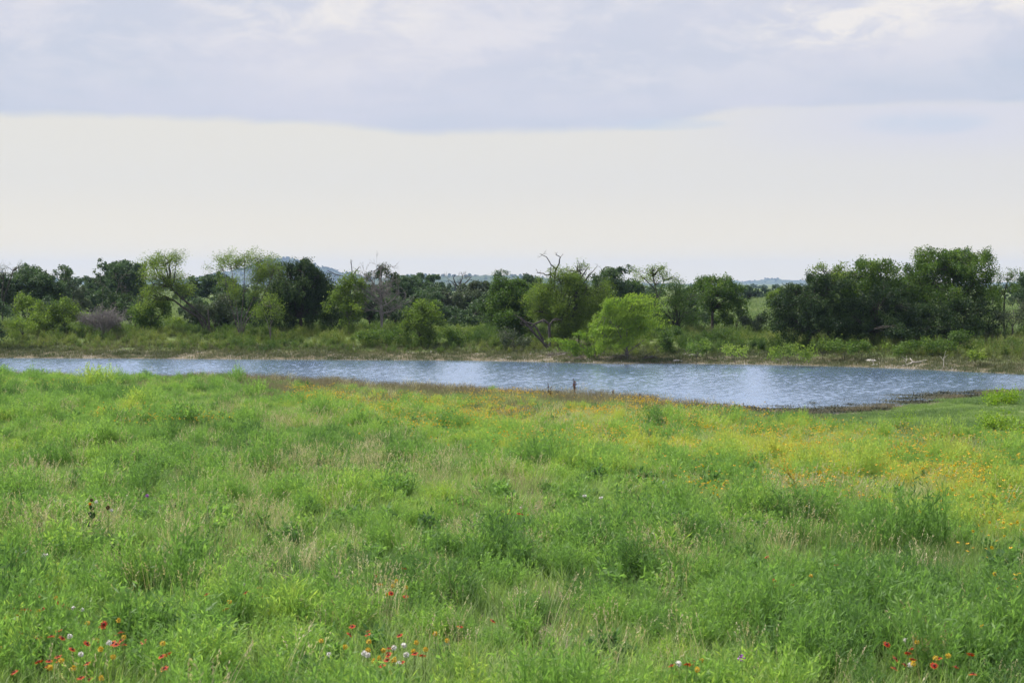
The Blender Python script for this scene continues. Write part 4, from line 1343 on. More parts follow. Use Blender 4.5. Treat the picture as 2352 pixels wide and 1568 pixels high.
    # willow by the water
    T('willow', 'bright yellow-green willow leaning over the water edge', 101.5, 1440, [(1425, 724, 36, 30), (1392, 738, 26, 28), (1460, 735, 26, 32), (1438, 694, 22, 18), (1402, 708, 20, 18), (1472, 708, 14, 20), (1425, 758, 44, 26), (1385, 766, 26, 22), (1462, 764, 26, 22), (1405, 786, 32, 18), (1370, 752, 12, 16)], 'willow', [[(1438, 800), (1415, 750)], [(1440, 800), (1440, 740)], [(1442, 800), (1468, 755)], [(1436, 805), (1390, 770)], [(1440, 805), (1455, 760)], [(1444, 808), (1480, 780)]], r0=0.07, seed=38, wood='deadwood', wind=0.45, hollow=0.3, dens=1.2, tone=0.06)
    T('willow_sprout', 'low spreading willow shoots trailing left along the shore', 102, 1370, [(1335, 792, 26, 11), (1308, 786, 20, 9), (1360, 800, 24, 11), (1345, 776, 14, 9), (1318, 802, 16, 8)], 'willow', [[(1360, 805), (1320, 790)], [(1365, 805), (1350, 780)]], r0=0.03, seed=39, wind=-0.2, tone=-0.22, cat='bush')
    T('bank_bush', 'greyish twiggy bush on the bank above the bare gravel', 107.5, 1180, [(1180, 785, 28, 18), (1165, 772, 18, 14), (1200, 790, 20, 12)], 'weed', seed=40, mat='greygreen', r0=0.03, bare=0.3, wood='deadwood', cat='bush')
    # ---------------- right middle
    T('airy_tree', 'airy tree with see-through round head on the skyline', 121, 1505, [(1500, 628, 36, 18), (1470, 640, 22, 12), (1530, 635, 26, 14), (1495, 612, 22, 10), (1520, 612, 10, 8), (1550, 640, 14, 9), (1500, 650, 30, 12)], 'airy', [[(1504, 715), (1512, 690), (1505, 655), (1500, 635)], [(1510, 690), (1525, 645)], [(1506, 665), (1480, 640)]], r0=0.10, seed=41, dens=0.9, hollow=0.2)
    T('mesquite', 'loose mid-green mesquite between the willow and the round tree', 114, 1560, [(1550, 672, 24, 22), (1535, 695, 34, 24), (1575, 700, 30, 30), (1555, 730, 44, 22), (1520, 720, 22, 26), (1545, 655, 16, 12)], 'mesquite', seed=42, tone=-0.16, mat='midgreen')
    T('elm', 'round-headed green tree on a single dark trunk', 116, 1637, [(1640, 672, 40, 26), (1618, 660, 22, 20), (1668, 668, 26, 22), (1690, 690, 20, 14), (1625, 695, 26, 20), (1655, 648, 22, 12), (1660, 695, 34, 18), (1700, 665, 10, 7)], 'elm', [[(1636, 735), (1637, 710), (1640, 680)]], r0=0.12, seed=43, dens=1.0, hollow=0.35, tone=-0.02)
    T('bush', 'dark green bush under the round-headed tree', 117, 1690, [(1690, 735, 28, 20), (1665, 740, 22, 14), (1700, 712, 16, 14)], 'elm', seed=44, r0=0.05, cat='bush')
    T('bush', 'rounded bush with brownish leaves at the edge of the open field', 116, 1745, [(1745, 738, 22, 16), (1725, 745, 20, 14)], 'elm', seed=45, r0=0.04, mat='greygreen', tone=-0.25, cat='bush')
    T('bush', 'dark shrub in the shade behind the willow', 118, 1500, [(1500, 740, 26, 24), (1525, 748, 30, 16), (1590, 748, 30, 14)], 'elm', seed=46, r0=0.05, cat='bush', tone=-0.1)
    T('bank_bush', 'dark upright shrub on the bank right of the willow', 104, 1540, [(1540, 780, 20, 22), (1530, 795, 16, 12)], 'elm', seed=47, r0=0.03, cat='bush', tone=-0.15)
    T('bank_bush', 'small dark shrub with a crooked stem on the gravelly bank', 101, 1624, [(1624, 792, 7, 8), (1620, 803, 6, 6)], 'elm', seed=48, r0=0.03, cat='bush', tone=-0.15)
    T('oak', 'yellowish tree in front of the far blue wood', 165, 1785, [(1785, 688, 18, 20), (1798, 700, 18, 14)], 'elm', seed=49, leaf=1.4, mat='mesquite', tone=-0.1)
    # ---------------- right group
    T('juniper', 'black-green juniper with low sweeping branches at the near end of the right grove', 104, 1860, [(1860, 700, 60, 40), (1810, 715, 40, 26), (1790, 725, 22, 14), (1900, 680, 44, 44), (1870, 742, 70, 30), (1920, 736, 46, 38), (1835, 748, 50, 20), (1830, 676, 26, 16), (1885, 645, 26, 22)], 'juniper', seed=50, r0=0.16, mat='juniper', dens=1.1, tone=0.0)
    T('elm', 'light topped tree rising out of the near juniper', 106, 1905, [(1905, 625, 26, 16), (1885, 622, 20, 12), (1925, 640, 20, 18), (1900, 650, 34, 22), (1930, 612, 10, 10)], 'elm', [[(1902, 700), (1904, 640)]], seed=51, mat='mesquite', tone=-0.1, dens=0.75, leaf=0.9)
    T('elm', 'lighter green tree in the middle of the right grove', 105, 2005, [(2000, 625, 34, 22), (1980, 645, 32, 26), (2030, 640, 34, 28), (2010, 670, 50, 34), (1965, 675, 26, 34), (2040, 690, 34, 36), (2000, 608, 20, 10), (2035, 612, 20, 10)], 'elm', seed=52, r0=0.14, dens=1.05, tone=0.05)
    T('juniper', 'dark shaded juniper low in the middle of the right grove', 103.5, 2010, [(2000, 724, 54, 46), (2050, 720, 50, 48), (1960, 738, 40, 32), (2030, 752, 66, 22)], 'juniper', seed=53, r0=0.12, tone=-0.1)
    tall = T('elm', 'tallest tree of the right grove with wind-blown twigs on top', 105, 2175, [(2180, 620, 60, 34), (2125, 630, 46, 36), (2235, 640, 44, 44), (2150, 607, 42, 20), (2210, 601, 38, 18), (2190, 670, 74, 44), (2110, 680, 44, 46), (2250, 690, 34, 44), (2255, 610, 22, 20), (2130, 600, 20, 10), (2080, 665, 30, 34)], 'elm', [[(2170, 735), (2160, 690)], [(2180, 735), (2200, 690), (2210, 640)], [(2190, 738), (2240, 690)], [(2165, 735), (2125, 690)]], seed=54, r0=0.15, dens=1.0, wind=0.35, tone=-0.03)
    T('leaf_spray', 'loose dark sprays of leaves streaming off the tallest tree', 105.5, 2205, [(2160, 585, 20, 8), (2110, 592, 18, 8), (2215, 576, 22, 9), (2255, 580, 18, 14), (2275, 605, 12, 14), (2135, 578, 10, 6), (2285, 635, 10, 12)], 'airy', [[(2200, 640), (2215, 580)], [(2200, 640), (2260, 590)], [(2190, 640), (2130, 585)]], seed=55, mat='midgreen', dens=1.0, wind=0.6, leaf=1.1, part_of=tall)
    T('juniper', 'dark shaded undergrowth tree below the tallest tree', 103, 2150, [(2110, 735, 50, 36), (2170, 738, 50, 34), (2230, 734, 46, 38), (2150, 757, 90, 16), (2260, 745, 40, 24)], 'juniper', seed=56, r0=0.1, tone=-0.05)
    T('elm', 'slender tree with open sprays at the end of the right grove', 106, 2310, [(2310, 640, 18, 16), (2330, 632, 14, 10), (2300, 665, 20, 22), (2325, 670, 24, 18), (2290, 690, 18, 30)], 'airy', [[(2305, 730), (2308, 670), (2315, 645)]], seed=57, mat='midgreen', dens=1.4, wind=0.3, r0=0.07)
    T('mesquite', 'pale grey-green mesquite with visible grey stems at the right end', 103, 2325, [(2318, 722, 30, 24), (2345, 715, 26, 26), (2300, 735, 22, 18), (2350, 690, 20, 18), (2370, 730, 26, 30)], 'airy', [[(2325, 750), (2310, 720)], [(2326, 750), (2345, 715)], [(2326, 752), (2328, 712)]], seed=58, mat='greygreen', dens=1.5, wood='deadwood', r0=0.06)
    T('oak', 'dark tree behind the right grove at the edge of the picture', 150, 2365, [(2360, 670, 26, 26), (2385, 665, 30, 30), (2340, 690, 24, 20)], 'oak', seed=59, leaf=1.3)
    T('bank_bush', 'dark green bush mound on the bank below the tallest tree', 97.5, 2180, [(2180, 788, 44, 16), (2220, 785, 26, 18), (2145, 790, 26, 12)], 'weed', seed=60, r0=0.04, cat='bush', tone=0.0)
    T('bank_bush', 'bright broad-leaved creeper patch on the shore gravel, larger one', 96.5, 1805, [(1790, 806, 22, 9), (1820, 808, 26, 10), (1845, 810, 18, 8)], 'weed', seed=61, r0=0.015, mat='mesquite', tone=0.12, cat='creeper', leaf=1.2)
    T('bank_bush', 'bright broad-leaved creeper patch on the shore gravel, smaller one', 97, 1690, [(1690, 808, 18, 6), (1675, 806, 10, 5)], 'weed', seed=62, r0=0.015, mat='mesquite', tone=0.12, cat='creeper', leaf=1.2)
    T('bank_bush', 'bright leafy weed clump on the shore below the pale mesquite', 92.5, 2240, [(2240, 812, 13, 10), (2250, 818, 10, 7)], 'weed', seed=63, r0=0.015, mat='mesquite', tone=0.15, cat='weed', leaf=1.2)
    for k, (u_, v_, ru) in enumerate([(1940, 795, 34), (2070, 795, 30), (1980, 800, 22), (2300, 800, 34), (1600, 790, 24), (1890, 792, 26)]):
        nm = ['third bank mound from the willow', 'low mound under the middle juniper', 'small mound beside it nearer the creepers', 'mound beneath the pale grey-green mesquite', 'mound next to the crooked shrub', 'mound just behind the creepers'][k]
        T('bank_bush', 'low olive-green weedy ' + nm, 98.5, u_, [(u_, v_, ru, 10), (u_ + ru * 0.6, v_ + 4, ru * 0.6, 8)], 'weed', seed=64 + k, r0=0.02, cat='bush', tone=0.12)
    for k, (u_, v_, Y, ru, rv, lab) in enumerate([
            (455, 712, 130, 34, 26, 'dim green oak framed by the leaning trunk'), (540, 700, 128, 36, 34, 'dim dark oak behind the fanned pale stems'), (585, 705, 127, 30, 34, 'second dim dark oak behind the fanned pale stems, next to the juniper'),
            (515, 725, 124, 30, 22, 'low dim bush at the foot of the fanned stems'), (762, 712, 128, 30, 26, 'dim oak between the juniper and the rounded mesquite'), (848, 705, 130, 36, 34, 'dim oak showing through the grey leafless juniper'),
            (905, 715, 126, 34, 28, 'dim oak between the grey juniper and the leafy bank bush'), (1125, 705, 128, 30, 30, 'dim oak at the left rim of the dark round tree'), (1470, 712, 126, 30, 30, 'dim oak behind the crown of the bright willow'),
            (1590, 722, 124, 34, 22, 'dim bush behind the loose mesquite'), (120, 708, 128, 40, 20, 'dim oak behind the round pale green bush'), (310, 712, 126, 30, 24, 'dim bush right of the small dark cedar'),
            (1960, 690, 112, 40, 46, 'deep green tree closing the gap within the right grove'), (2085, 690, 112, 40, 50, 'deep green tree behind the junction of the right grove')]):
        T('oak', lab, Y, u_, [(u_, v_, ru, rv), (u_ + ru * 0.5, v_ + rv * 0.4, ru * 0.8, rv * 0.7), (u_ - ru * 0.5, v_ + rv * 0.5, ru * 0.8, rv * 0.7)], 'oak', seed=300 + k, leaf=1.15, tone=0.1 * ((k * 7) % 5 - 2) / 2)
    # trees of the far blue wood beyond the field
    rng = np.random.default_rng(77)
    for k in range(16):
        u_ = 1660 + k * 13 + rng.uniform(-4, 4)
        Y = rng.uniform(330, 460)
        v_ = rng.uniform(676, 690)
        T('oak', 'blue-hazed oak in the far wood beyond the open field', Y, u_, [(u_, v_, rng.uniform(12, 18), rng.uniform(12, 17)), (u_ + 8, v_ + 12, 14, 12)], 'oak', seed=90 + k, leaf=2.8, dens=0.22, r0=0.2, group='oaks of the far wood')
    for k in range(22):
        u_ = [20, 130, 330, 420, 455, 540, 860, 900, 1010, 1120, 1240, 1460, 1500, 1570, 1620, 1690, 1720, 1830, 1900, 2100, 2280, 2330][k] + rng.uniform(-6, 6)
        Y = rng.uniform(230, 300)
        v_ = rng.uniform(668, 678)
        T('oak', 'small hazy oak far behind the pond-side trees', Y, u_, [(u_, v_, rng.uniform(14, 24), rng.uniform(10, 15)), (u_ + rng.uniform(-14, 14), v_ + 6, 18, 12)], 'oak', seed=120 + k, leaf=2.2, dens=0.3, r0=0.15, group='far oaks behind the pond')


trees()


# ------------------------------------------------------------------ woods on the far hills
def hill_woods():
    rng = np.random.default_rng(91)
    pr = []
    for s in range(3):
        mb = MB()
        n = 220
        d = rdir(rng, n)
        d[:, 2] = np.abs(d[:, 2])
        P = d * np.array([3.2, 3.2, 3.6]) * rng.uniform(0.6, 1.05, (n, 1)) + np.array([0, 0, 0.6])
        A = rdir(rng, n)
        mb.leaves(P, A, unit(np.cross(A, d)), 1.9, 1.3, rng.random(n))
        pr.append(mb.mesh('hill_tree', [M['oak']]))
    Ps = []
    for V, cnt in zip(HILLS, (2600, 500, 700, 500)):
        i = rng.integers(0, len(V), cnt)
        p = V[i] + rng.normal(0, 1, (cnt, 3)) * np.array([10, 12, 0])
        p[:, 2] = V[i][:, 2] - 0.6
        p = p[V[i][:, 2] > -2]
        Ps.append(p)
    # hedgerows and scattered trees over the plain
    n = 1100
    y = np.exp(rng.uniform(math.log(650), math.log(3200), n))
    x = rng.uniform(-0.42, 0.42, n) * y
    k = vnoise(x, y, 160, 93) > 0.52
    Ps.append(np.stack([x, y, height(x, y)], -1)[k])
    P = np.concatenate(Ps)
    scatter('hill_woods', pr, P, rng.uniform(0.45, 1.15, len(P)) * np.where(P[:, 2] < 3, 0.7, 1.25), rng.random(len(P)), rng, 0.05)


hill_woods()


# ------------------------------------------------------------------ small things
def stones():
    rng = np.random.default_rng(201)
    kinds = []
    for k in range(6):
        n_lat, n_lon = 6, 9
        V = [[0, 0, 1.0]]
        for i in range(1, n_lat):
            for j in range(n_lon):
                a, b_ = math.pi * i / n_lat, 2 * math.pi * j / n_lon
                V.append([math.sin(a) * math.cos(b_), math.sin(a) * math.sin(b_), math.cos(a)])
        V.append([0, 0, -1.0])
        V = np.array(V)
        cuts = rdir(rng, 9)
        for c in cuts:                                       # flat broken faces
            t = V @ c
            lim = rng.uniform(0.45, 0.8)
            V = V - c * np.maximum(t - lim, 0)[:, None]
        V = V * np.array([0.5, 0.36, 0.26]) * (1 + rng.normal(0, 0.03, (len(V), 1)))
        T = [[0, 1 + j, 1 + (j + 1) % n_lon] for j in range(n_lon)]
        Q = []
        for i in range(n_lat - 2):
            o0, o1 = 1 + i * n_lon, 1 + (i + 1) * n_lon
            Q += [[o0 + j, o1 + j, o1 + (j + 1) % n_lon, o0 + (j + 1) % n_lon] for j in range(n_lon)]
        e = len(V) - 1
        o0 = 1 + (n_lat - 2) * n_lon
        T += [[o0 + j, e, o0 + (j + 1) % n_lon] for j in range(n_lon)]
        kinds.append(mesh('stone', V, [np.array(Q), np.array(T)], [M['stone']], shade=np.full(len(V), rng.uniform(0.35, 0.7))))
    own = [(2004, 831, 46, 'long flat grey slab of limestone at the water edge by the forked driftwood'),
           (2008, 839, 26, 'pale flat stone lying in the shallows below the grey slab'),
           (1588, 817, 26, 'broad pale stone in the heap next to the crooked shrub'),
           (1574, 814, 18, 'rounded pale stone at the near end of the heap by the crooked shrub'),
           (1753, 823, 20, 'squarish pale stone below the larger creeper patch'),
           (1789, 827, 22, 'flat tilted pale stone below the larger creeper patch'),
           (1900, 831, 18, 'grey boulder half sunk at the waterline among dry stalks'),
           (284, 804, 11, 'white rounded stone highest on the bank under the dead brush'),
           (269, 808, 9, 'small white stone just below the white rounded one'),
           (456, 808, 14, 'white stone in the tight cluster under the leaning mesquite'),
           (1554, 829, 34, 'long pale flat stone lying in the water right of the dark log')]
    for u, v, w, lab in own:
        p = ground_at(u, v)
        o = link('stone', kinds[int(rng.integers(6))], None, lab, 'stone', 'stones on the far shore', loc=p, rz=rng.uniform(-0.4, 0.4))
        wm = w * px2m(p[1])
        o.scale = (wm, wm * 1.2, wm * 0.55)
    few = [(220, 807), (132, 815), (448, 806), (464, 810), (496, 800), (552, 806), (574, 808), (4, 809), (42, 818), (594, 812), (760, 808), (767, 815), (800, 812), (947, 810), (1016, 814), (1092, 812), (1126, 817), (1166, 820),
           (1180, 822), (1204, 819), (1529, 817), (1606, 819), (1620, 816), (1843, 820), (1963, 829), (2020, 824), (2033, 823), (2066, 832), (2279, 828), (2319, 829), (700, 806), (735, 812), (830, 806), (880, 814), (1050, 808), (1140, 812),
           (1220, 813), (1236, 818), (1190, 812), (1600, 813), (1640, 819), (1660, 823), (1700, 820), (1720, 826), (1860, 828), (1930, 833), (2110, 832), (2150, 836), (2230, 833), (340, 806), (410, 812), (520, 812), (640, 804), (670, 812), (90, 812), (180, 810), (2340, 836), (2050, 826), (1880, 824)]
    for u, v in few:
        p = ground_at(u + rng.uniform(-3, 3), v + rng.uniform(-1.5, 1.5))
        wm = rng.uniform(5, 11) * px2m(p[1])
        o = link('stone', kinds[int(rng.integers(6))], None, 'small pale limestone stone scattered on the worn far shore', 'stone', 'small stones on the far shore', loc=p, rz=rng.random() * 6.28)
        o.scale = (wm, wm * rng.uniform(0.8, 1.3), wm * rng.uniform(0.5, 0.9))
    # gravel, too small to count
    gk = kinds[:3]
    n = 9000
    x = rng.uniform(-44, 48, n)
    yf = np.interp(x, FARL[:, 0], FARL[:, 1])
    d = rng.exponential(1.6, n)
    y = yf + 0.1 + d
    P = np.stack([x, y, height(x, y)], -1)
    k = rng.random(n) < sstep(vnoise(x, y, 3.0, 211), 0.35, 0.8) * 0.55
    P = P[k]
    scatter('shore_gravel', gk, P, rng.uniform(0.04, 0.16, len(P)), rng.random(len(P)), rng, 0.2)


stones()


def shore_things():
    rng = np.random.default_rng(221)

    def wood(name, label, cat, parts, mat, sides=6, loc_first=True):
        """parts: polylines of (u, v, lift, radius)"""
        mb = MB()
        for k, poly in enumerate(parts):
            P, R = [], []
            for (u, v, lift, r) in poly:
                g = ground_at(u, v, lift)
                P.append(g if lift == 0 else g)
                R.append(r)
            P = np.array(P)
            # keep the whole stick at one depth so that it has its true length
            P0 = P[0]
            Y = P0[1] + (0 if k == 0 else 0)
            P = np.array([pt(u, v, parts_Y(parts) + 0.15 * i) for i, (u, v, l_, r) in enumerate(poly)])
            t = np.linspace(0, 1, len(P))
            tt = np.linspace(0, 1, len(P) * 3)
            Q = np.stack([np.interp(tt, t, P[:, j]) for j in range(3)], -1)
            Q[1:-1] += rng.normal(0, 0.012, (len(Q) - 2, 3))
            mb.tube(Q, np.interp(tt, t, R), sides, rng.uniform(0.4, 0.65))
        me = mb.mesh(name, [M[mat]], smooth=True)
        return link(name, me, None, label, cat)

    def parts_Y(parts):
        u, v = parts[0][0][:2]
        return float(ground_at(u, v)[1])

    wood('driftwood_branch', 'long pale forked driftwood branch lying at the waterline', 'driftwood', [[(2066, 842, 0, 0.05), (2085, 837, 0, 0.06), (2098, 832, 0, 0.055), (2115, 830, 0, 0.04), (2128, 826, 0, 0.025)], [(2098, 832, 0, 0.04), (2092, 826, 0, 0.03), (2090, 822, 0, 0.015)]], 'palewood')
    wood('log', 'dark humped log at the waterline right of the willow', 'log', [[(1468, 826, 0, 0.07), (1482, 824, 0, 0.12), (1496, 822, 0, 0.16), (1508, 824, 0, 0.13), (1517, 827, 0, 0.06)], [(1478, 824, 0, 0.05), (1486, 815, 0, 0.03), (1494, 811, 0, 0.015)]], 'charwood', 8)
    wood('driftwood_stick', 'pale thin stick lying on the bank left of the willow shoots', 'driftwood', [[(1255, 822, 0, 0.03), (1278, 817, 0, 0.035), (1299, 812, 0, 0.025)]], 'palewood')
    wood('driftwood_stick', 'white curved stick on the bank below the low brown-green bush', 'driftwood', [[(838, 809, 0, 0.02), (848, 812, 0, 0.03), (856, 811, 0, 0.025), (864, 808, 0, 0.015)]], 'palewood')
    wood('driftwood_stick', 'flat pale stick at the waterline under the leaning mesquite', 'driftwood', [[(372, 816, 0, 0.03), (382, 816, 0, 0.045), (391, 818, 0, 0.03)]], 'palewood')
    # bare saplings standing at the far waterline
    for u, v0, v1, lab in ((2168, 846, 806, 'bare forked pale sapling standing at the waterline'), (2081, 845, 814, 'bare twig standing behind the forked driftwood'), (989, 815, 800, 'pale upright dead twig on the bank near the leafy bank bush'),
                           (2187, 853, 842, 'short bare twig standing in the shallows next to the bare sapling'), (2006, 840, 818, 'thin bare stalk behind the long grey slab')):
        Y = float(ground_at(u, v0)[1])
        P0 = pt(u, v0 + 2, Y)
        mb = MB()
        hh = (v0 - v1) * px2m(Y)
        st = P0 + np.array([0, 0, 1.0]) * np.linspace(0, hh * 0.65, 5)[:, None] + rng.normal(0, 0.012, (5, 3))
        mb.tube(st, np.linspace(0.024, 0.014, 5), 4, 0.6)
        for k in range(4):
            d0 = unit(np.array([rng.normal(0, 0.7), rng.normal(0, 0.5), 0.9]))
            q = st[3 + k % 2] + d0 * np.linspace(0, hh * rng.uniform(0.25, 0.5), 4)[:, None]
            mb.tube(q, np.linspace(0.013, 0.005, 4), 3, 0.6)
        link('bare_sapling', mb.mesh('bare_sapling', [M['palewood']]), None, lab, 'sapling')
    # heaps of grey sticks under the willow
    for k, (u, v, w, lab) in enumerate(((1275, 819, 26, 'heap of grey brushwood left of the willow shoots'), (1345, 823, 44, 'long heap of grey brushwood under the trailing willow shoots'), (1425, 825, 40, 'heap of grey brushwood round the foot of the willow'))):
        c = ground_at(u, v)
        mb = MB()
        wm = w * px2m(c[1])
        for _ in range(46):
            p0 = c + np.array([rng.normal(0, wm * 0.45), rng.uniform(-0.2, 0.9), rng.uniform(0.0, 0.22)])
            d0 = unit(np.array([rng.normal(0, 1), rng.normal(0, 0.6), rng.normal(0.18, 0.28)]))
            L_ = rng.uniform(0.3, 1.1)
            q = p0 + d0 * np.linspace(-0.5, 0.5, 4)[:, None] * L_ + rng.normal(0, 0.03, (4, 3))
            q[:, 2] = np.maximum(q[:, 2], c[2] - 0.02)
            mb.tube(q, np.linspace(0.022, 0.006, 4) * rng.uniform(0.6, 1.4), 3, rng.uniform(0.45, 0.8))
        link('brushwood', mb.mesh('brushwood', [M['deadwood']]), None, lab, 'brushwood')

    # dark seed stalks on the near shore
    def dock(seed, h):
        r2 = np.random.default_rng(seed)
        mb = MB()
        for k in range(int(r2.integers(2, 5))):
            d0 = unit(np.array([r2.normal(0, 0.16), r2.normal(0, 0.16), 1.0]))
            hh = h * r2.uniform(0.7, 1.0)
            p = d0 * np.linspace(-0.03, hh, 6)[:, None] + r2.normal(0, 0.008, (6, 3))
            mb.tube(p, np.linspace(0.010, 0.004, 6), 3, 0.5)
            n = 50
            t = r2.uniform(0.45, 1.0, n)
            q = d0 * (t * hh)[:, None] + r2.normal(0, 0.022, (n, 3))
            A = unit(r2.normal(0, 0.5, (n, 3)) + [0, 0, 0.8])
            mb.leaves(q, A, unit(np.cross(A, rdir(r2, n))), 0.05, 0.026, r2.random(n))
        return mb.mesh('dock_stalk', [M['brown']])
    docks = [dock(300 + k, 0.75) for k in range(4)]
    spots = [(1264, 925, 34, 'reddish dock stalk left of the tallest one on the near shore'), (1277, 913, 10, 'stub of a dock stalk between the tallest and its left neighbour'), (1320, 914, 34, 'tallest dark dock clump sticking up against the water'), (1314, 916, 20, 'dock stalk leaning on the tallest clump'),
             (1380, 918, 17, 'stout dark dock stalk right of the tallest clump'), (1373, 921, 10, 'stub beside the stout dock stalk'), (1408, 922, 22, 'thin reddish dock stalk right of the stout one'), (1425, 920, 14, 'pale reddish dock stalk left of the two dark end stalks'), (1457, 920, 10, 'small dark dock stub left of the last dark stalk'),
             (1471, 928, 20, 'last dark dock stalk of the row on the near shore'), (1487, 921, 8, 'tiny dock stub at the end of the row'), (583, 866, 18, 'bent dark stalk against the water below the fanned mesquite'), (280, 870, 14, 'short dark stub with a curled tip on the near shore at the left'), (1001, 906, 13, 'thin dark stalk below the leafy bank bush'),
             (1008, 906, 16, 'bent dark stalk next to the thin one below the leafy bank bush'), (2331, 1016, 33, 'tall brown seed stalk before the lower right shrub'), (2344, 1000, 26, 'brown seed stalk behind the lower right shrub'), (1745, 946, 10, 'small dry stalk at the lowest bend of the shore'), (655, 880, 14, 'thin dark stalk left of the muddy spit'), (740, 884, 12, 'dry stalk at the root of the muddy spit'), (1180, 912, 12, 'dry stalk on the near shore in front of the bare gravel')]
    for k, (u, v, hp, lab) in enumerate(spots):
        p = ground_at(u, v)
        o = link('dock_stalk', docks[k % 4], None, lab, 'weed stalk', 'dark seed stalks on the near shore', loc=p, rz=rng.random() * 6.28)
        z_ = 1.35 * hp * px2m(p[1]) / 0.72
        o.scale = (max(z_, 0.5) * 0.9, max(z_, 0.5) * 0.9, z_)
    # drowned twigs in the shallows
    for k, (u, v) in enumerate([(870, 881), (905, 884), (940, 882), (955, 884), (990, 889), (1010, 890), (1735, 938), (1775, 932), (1939, 919), (1378, 850), (1905, 940), (1850, 938), (1700, 934), (2180, 905), (640, 871), (700, 869)]):
        p = on_level(u, v)
        mb = MB()
        for _ in range(5):
            a0 = np.array([rng.normal(0, 0.18), rng.normal(0, 0.1), -0.05])
            mb.tube(a0 + unit(np.array([rng.normal(0, 0.6), rng.normal(0, 0.4), 0.6])) * np.linspace(0, rng.uniform(0.12, 0.32), 3)[:, None], np.linspace(0.010, 0.004, 3), 3, 0.4)
        link('drowned_twig', mb.mesh('drowned_twig', [M['charwood']]), None, 'little drowned twig breaking the surface of the pond', 'twig', 'drowned twigs in the shallows', loc=p)
    # thin grass standing in the wet margin of the near shore
    rg = [proto_grass(s_, 14, 0.30, 0.20, 0.010, 'rosy') for s_ in (313, 314)]
    n = 5000
    x = rng.uniform(-30, 30, n)
    yn = np.interp(x, NEARL[:, 0], NEARL[:, 1])
    y = yn + rng.normal(-0.1, 0.55, n)
    P = np.stack([x, y, np.maximum(height(x, y), -0.02)], -1)
    k = vnoise(x, y, 1.4, 341) > 0.62
    rn = np.random.default_rng(6)
    scatter('wet_margin_grass', rg, P[k], rn.uniform(0.5, 1.2, k.sum()), np.clip(rn.normal(0.35, 0.2, k.sum()), 0, 1), rn, 0.15)
    # floating weed along the lower bend
    wd = []
    for s_ in (311, 312):
        r2 = np.random.default_rng(s_)
        mb = MB()
        n = 120
        P = np.stack([r2.normal(0, 0.5, n), r2.normal(0, 0.22, n), r2.uniform(0.0, 0.035, n)], -1)
        A = unit(r2.normal(0, 1, (n, 3)) * [1, 0.8, 0.25])
        mb.leaves(P, A, unit(np.cross(A, [0, 0.2, 1.0])), 0.16, 0.05, r2.random(n))
        wd.append(mb.mesh('floating_weed_mat', [M['pondweed']]))
    n = 3000
    x = rng.uniform(8, 30, n)
    yn = np.interp(x, NEARL[:, 0], NEARL[:, 1])
    d = rng.exponential(0.9, n)
    P = np.stack([x, yn + d - 0.2, np.full(n, 0.015)], -1)
    u, v = project(P)
    k = (rng.random(n) < 0.6 * np.clip(bumps(u, v, [(1830, 945, 150, 14, 1.0), (2000, 935, 130, 16, 1.0), (2150, 912, 110, 14, 1.0), (1660, 930, 60, 10, .5)]), 0, 1)) & (vnoise(P[:, 0], P[:, 1] * 2.5, 1.6, 331) > 0.5)
    x2 = rng.uniform(-12, 2, 900)
    y2 = np.interp(x2, NEARL[:, 0], NEARL[:, 1]) + rng.exponential(0.8, 900)
    P2 = np.stack([x2, y2, np.full(900, 0.012)], -1)[vnoise(x2, y2, 1.6, 321) > 0.78]
    P = np.concatenate([P[k], P2])
    rn = np.random.default_rng(5)
    scatter('floating_weed', wd, P, rn.uniform(0.5, 1.1, len(P)), rn.random(len(P)), rn, 0.0)


M['pondweed'] = leaf_mat('pond_weed', [(0, (0.018, 0.022, 0.010)), (0.6, (0.035, 0.038, 0.017)), (1, (0.08, 0.075, 0.035))], 0.1)
shore_things()


def near_shrubs():
    T = make_tree
    Y = lambda u, v: float(ground_at(u, v)[1])
    T('shore_shrub', 'bright green two-lobed shrub standing on the short turf by the water', Y(2300, 930), 2300, [(2286, 911, 20, 13), (2318, 914, 17, 12), (2298, 920, 24, 10)], 'elm', seed=200, mat='bush', r0=0.02, cat='shrub', leaf=0.62, dens=3.2)
    T('shore_shrub', 'low bright green shrub in the middle of the short turf', Y(2290, 992), 2290, [(2280, 974, 20, 14), (2308, 976, 17, 12), (2290, 983, 24, 9)], 'elm', seed=201, mat='bush', r0=0.02, cat='shrub', leaf=0.5, dens=4)
    T('shore_shrub', 'bright green shrub with brown seed stalks beside it', Y(2340, 1024), 2340, [(2338, 1004, 22, 18), (2360, 1002, 18, 18)], 'elm', seed=202, mat='bush', r0=0.02, cat='shrub', leaf=0.5, dens=4)
    T('shore_shrub', 'pale green feathery shrub where the tall meadow meets the short turf', Y(2068, 990), 2068, [(2068, 976, 17, 11), (2060, 982, 14, 8), (2080, 972, 9, 10)], 'mesquite', seed=203, mat='bush', r0=0.02, cat='shrub', leaf=0.5, dens=4, tone=0.1)


near_shrubs()


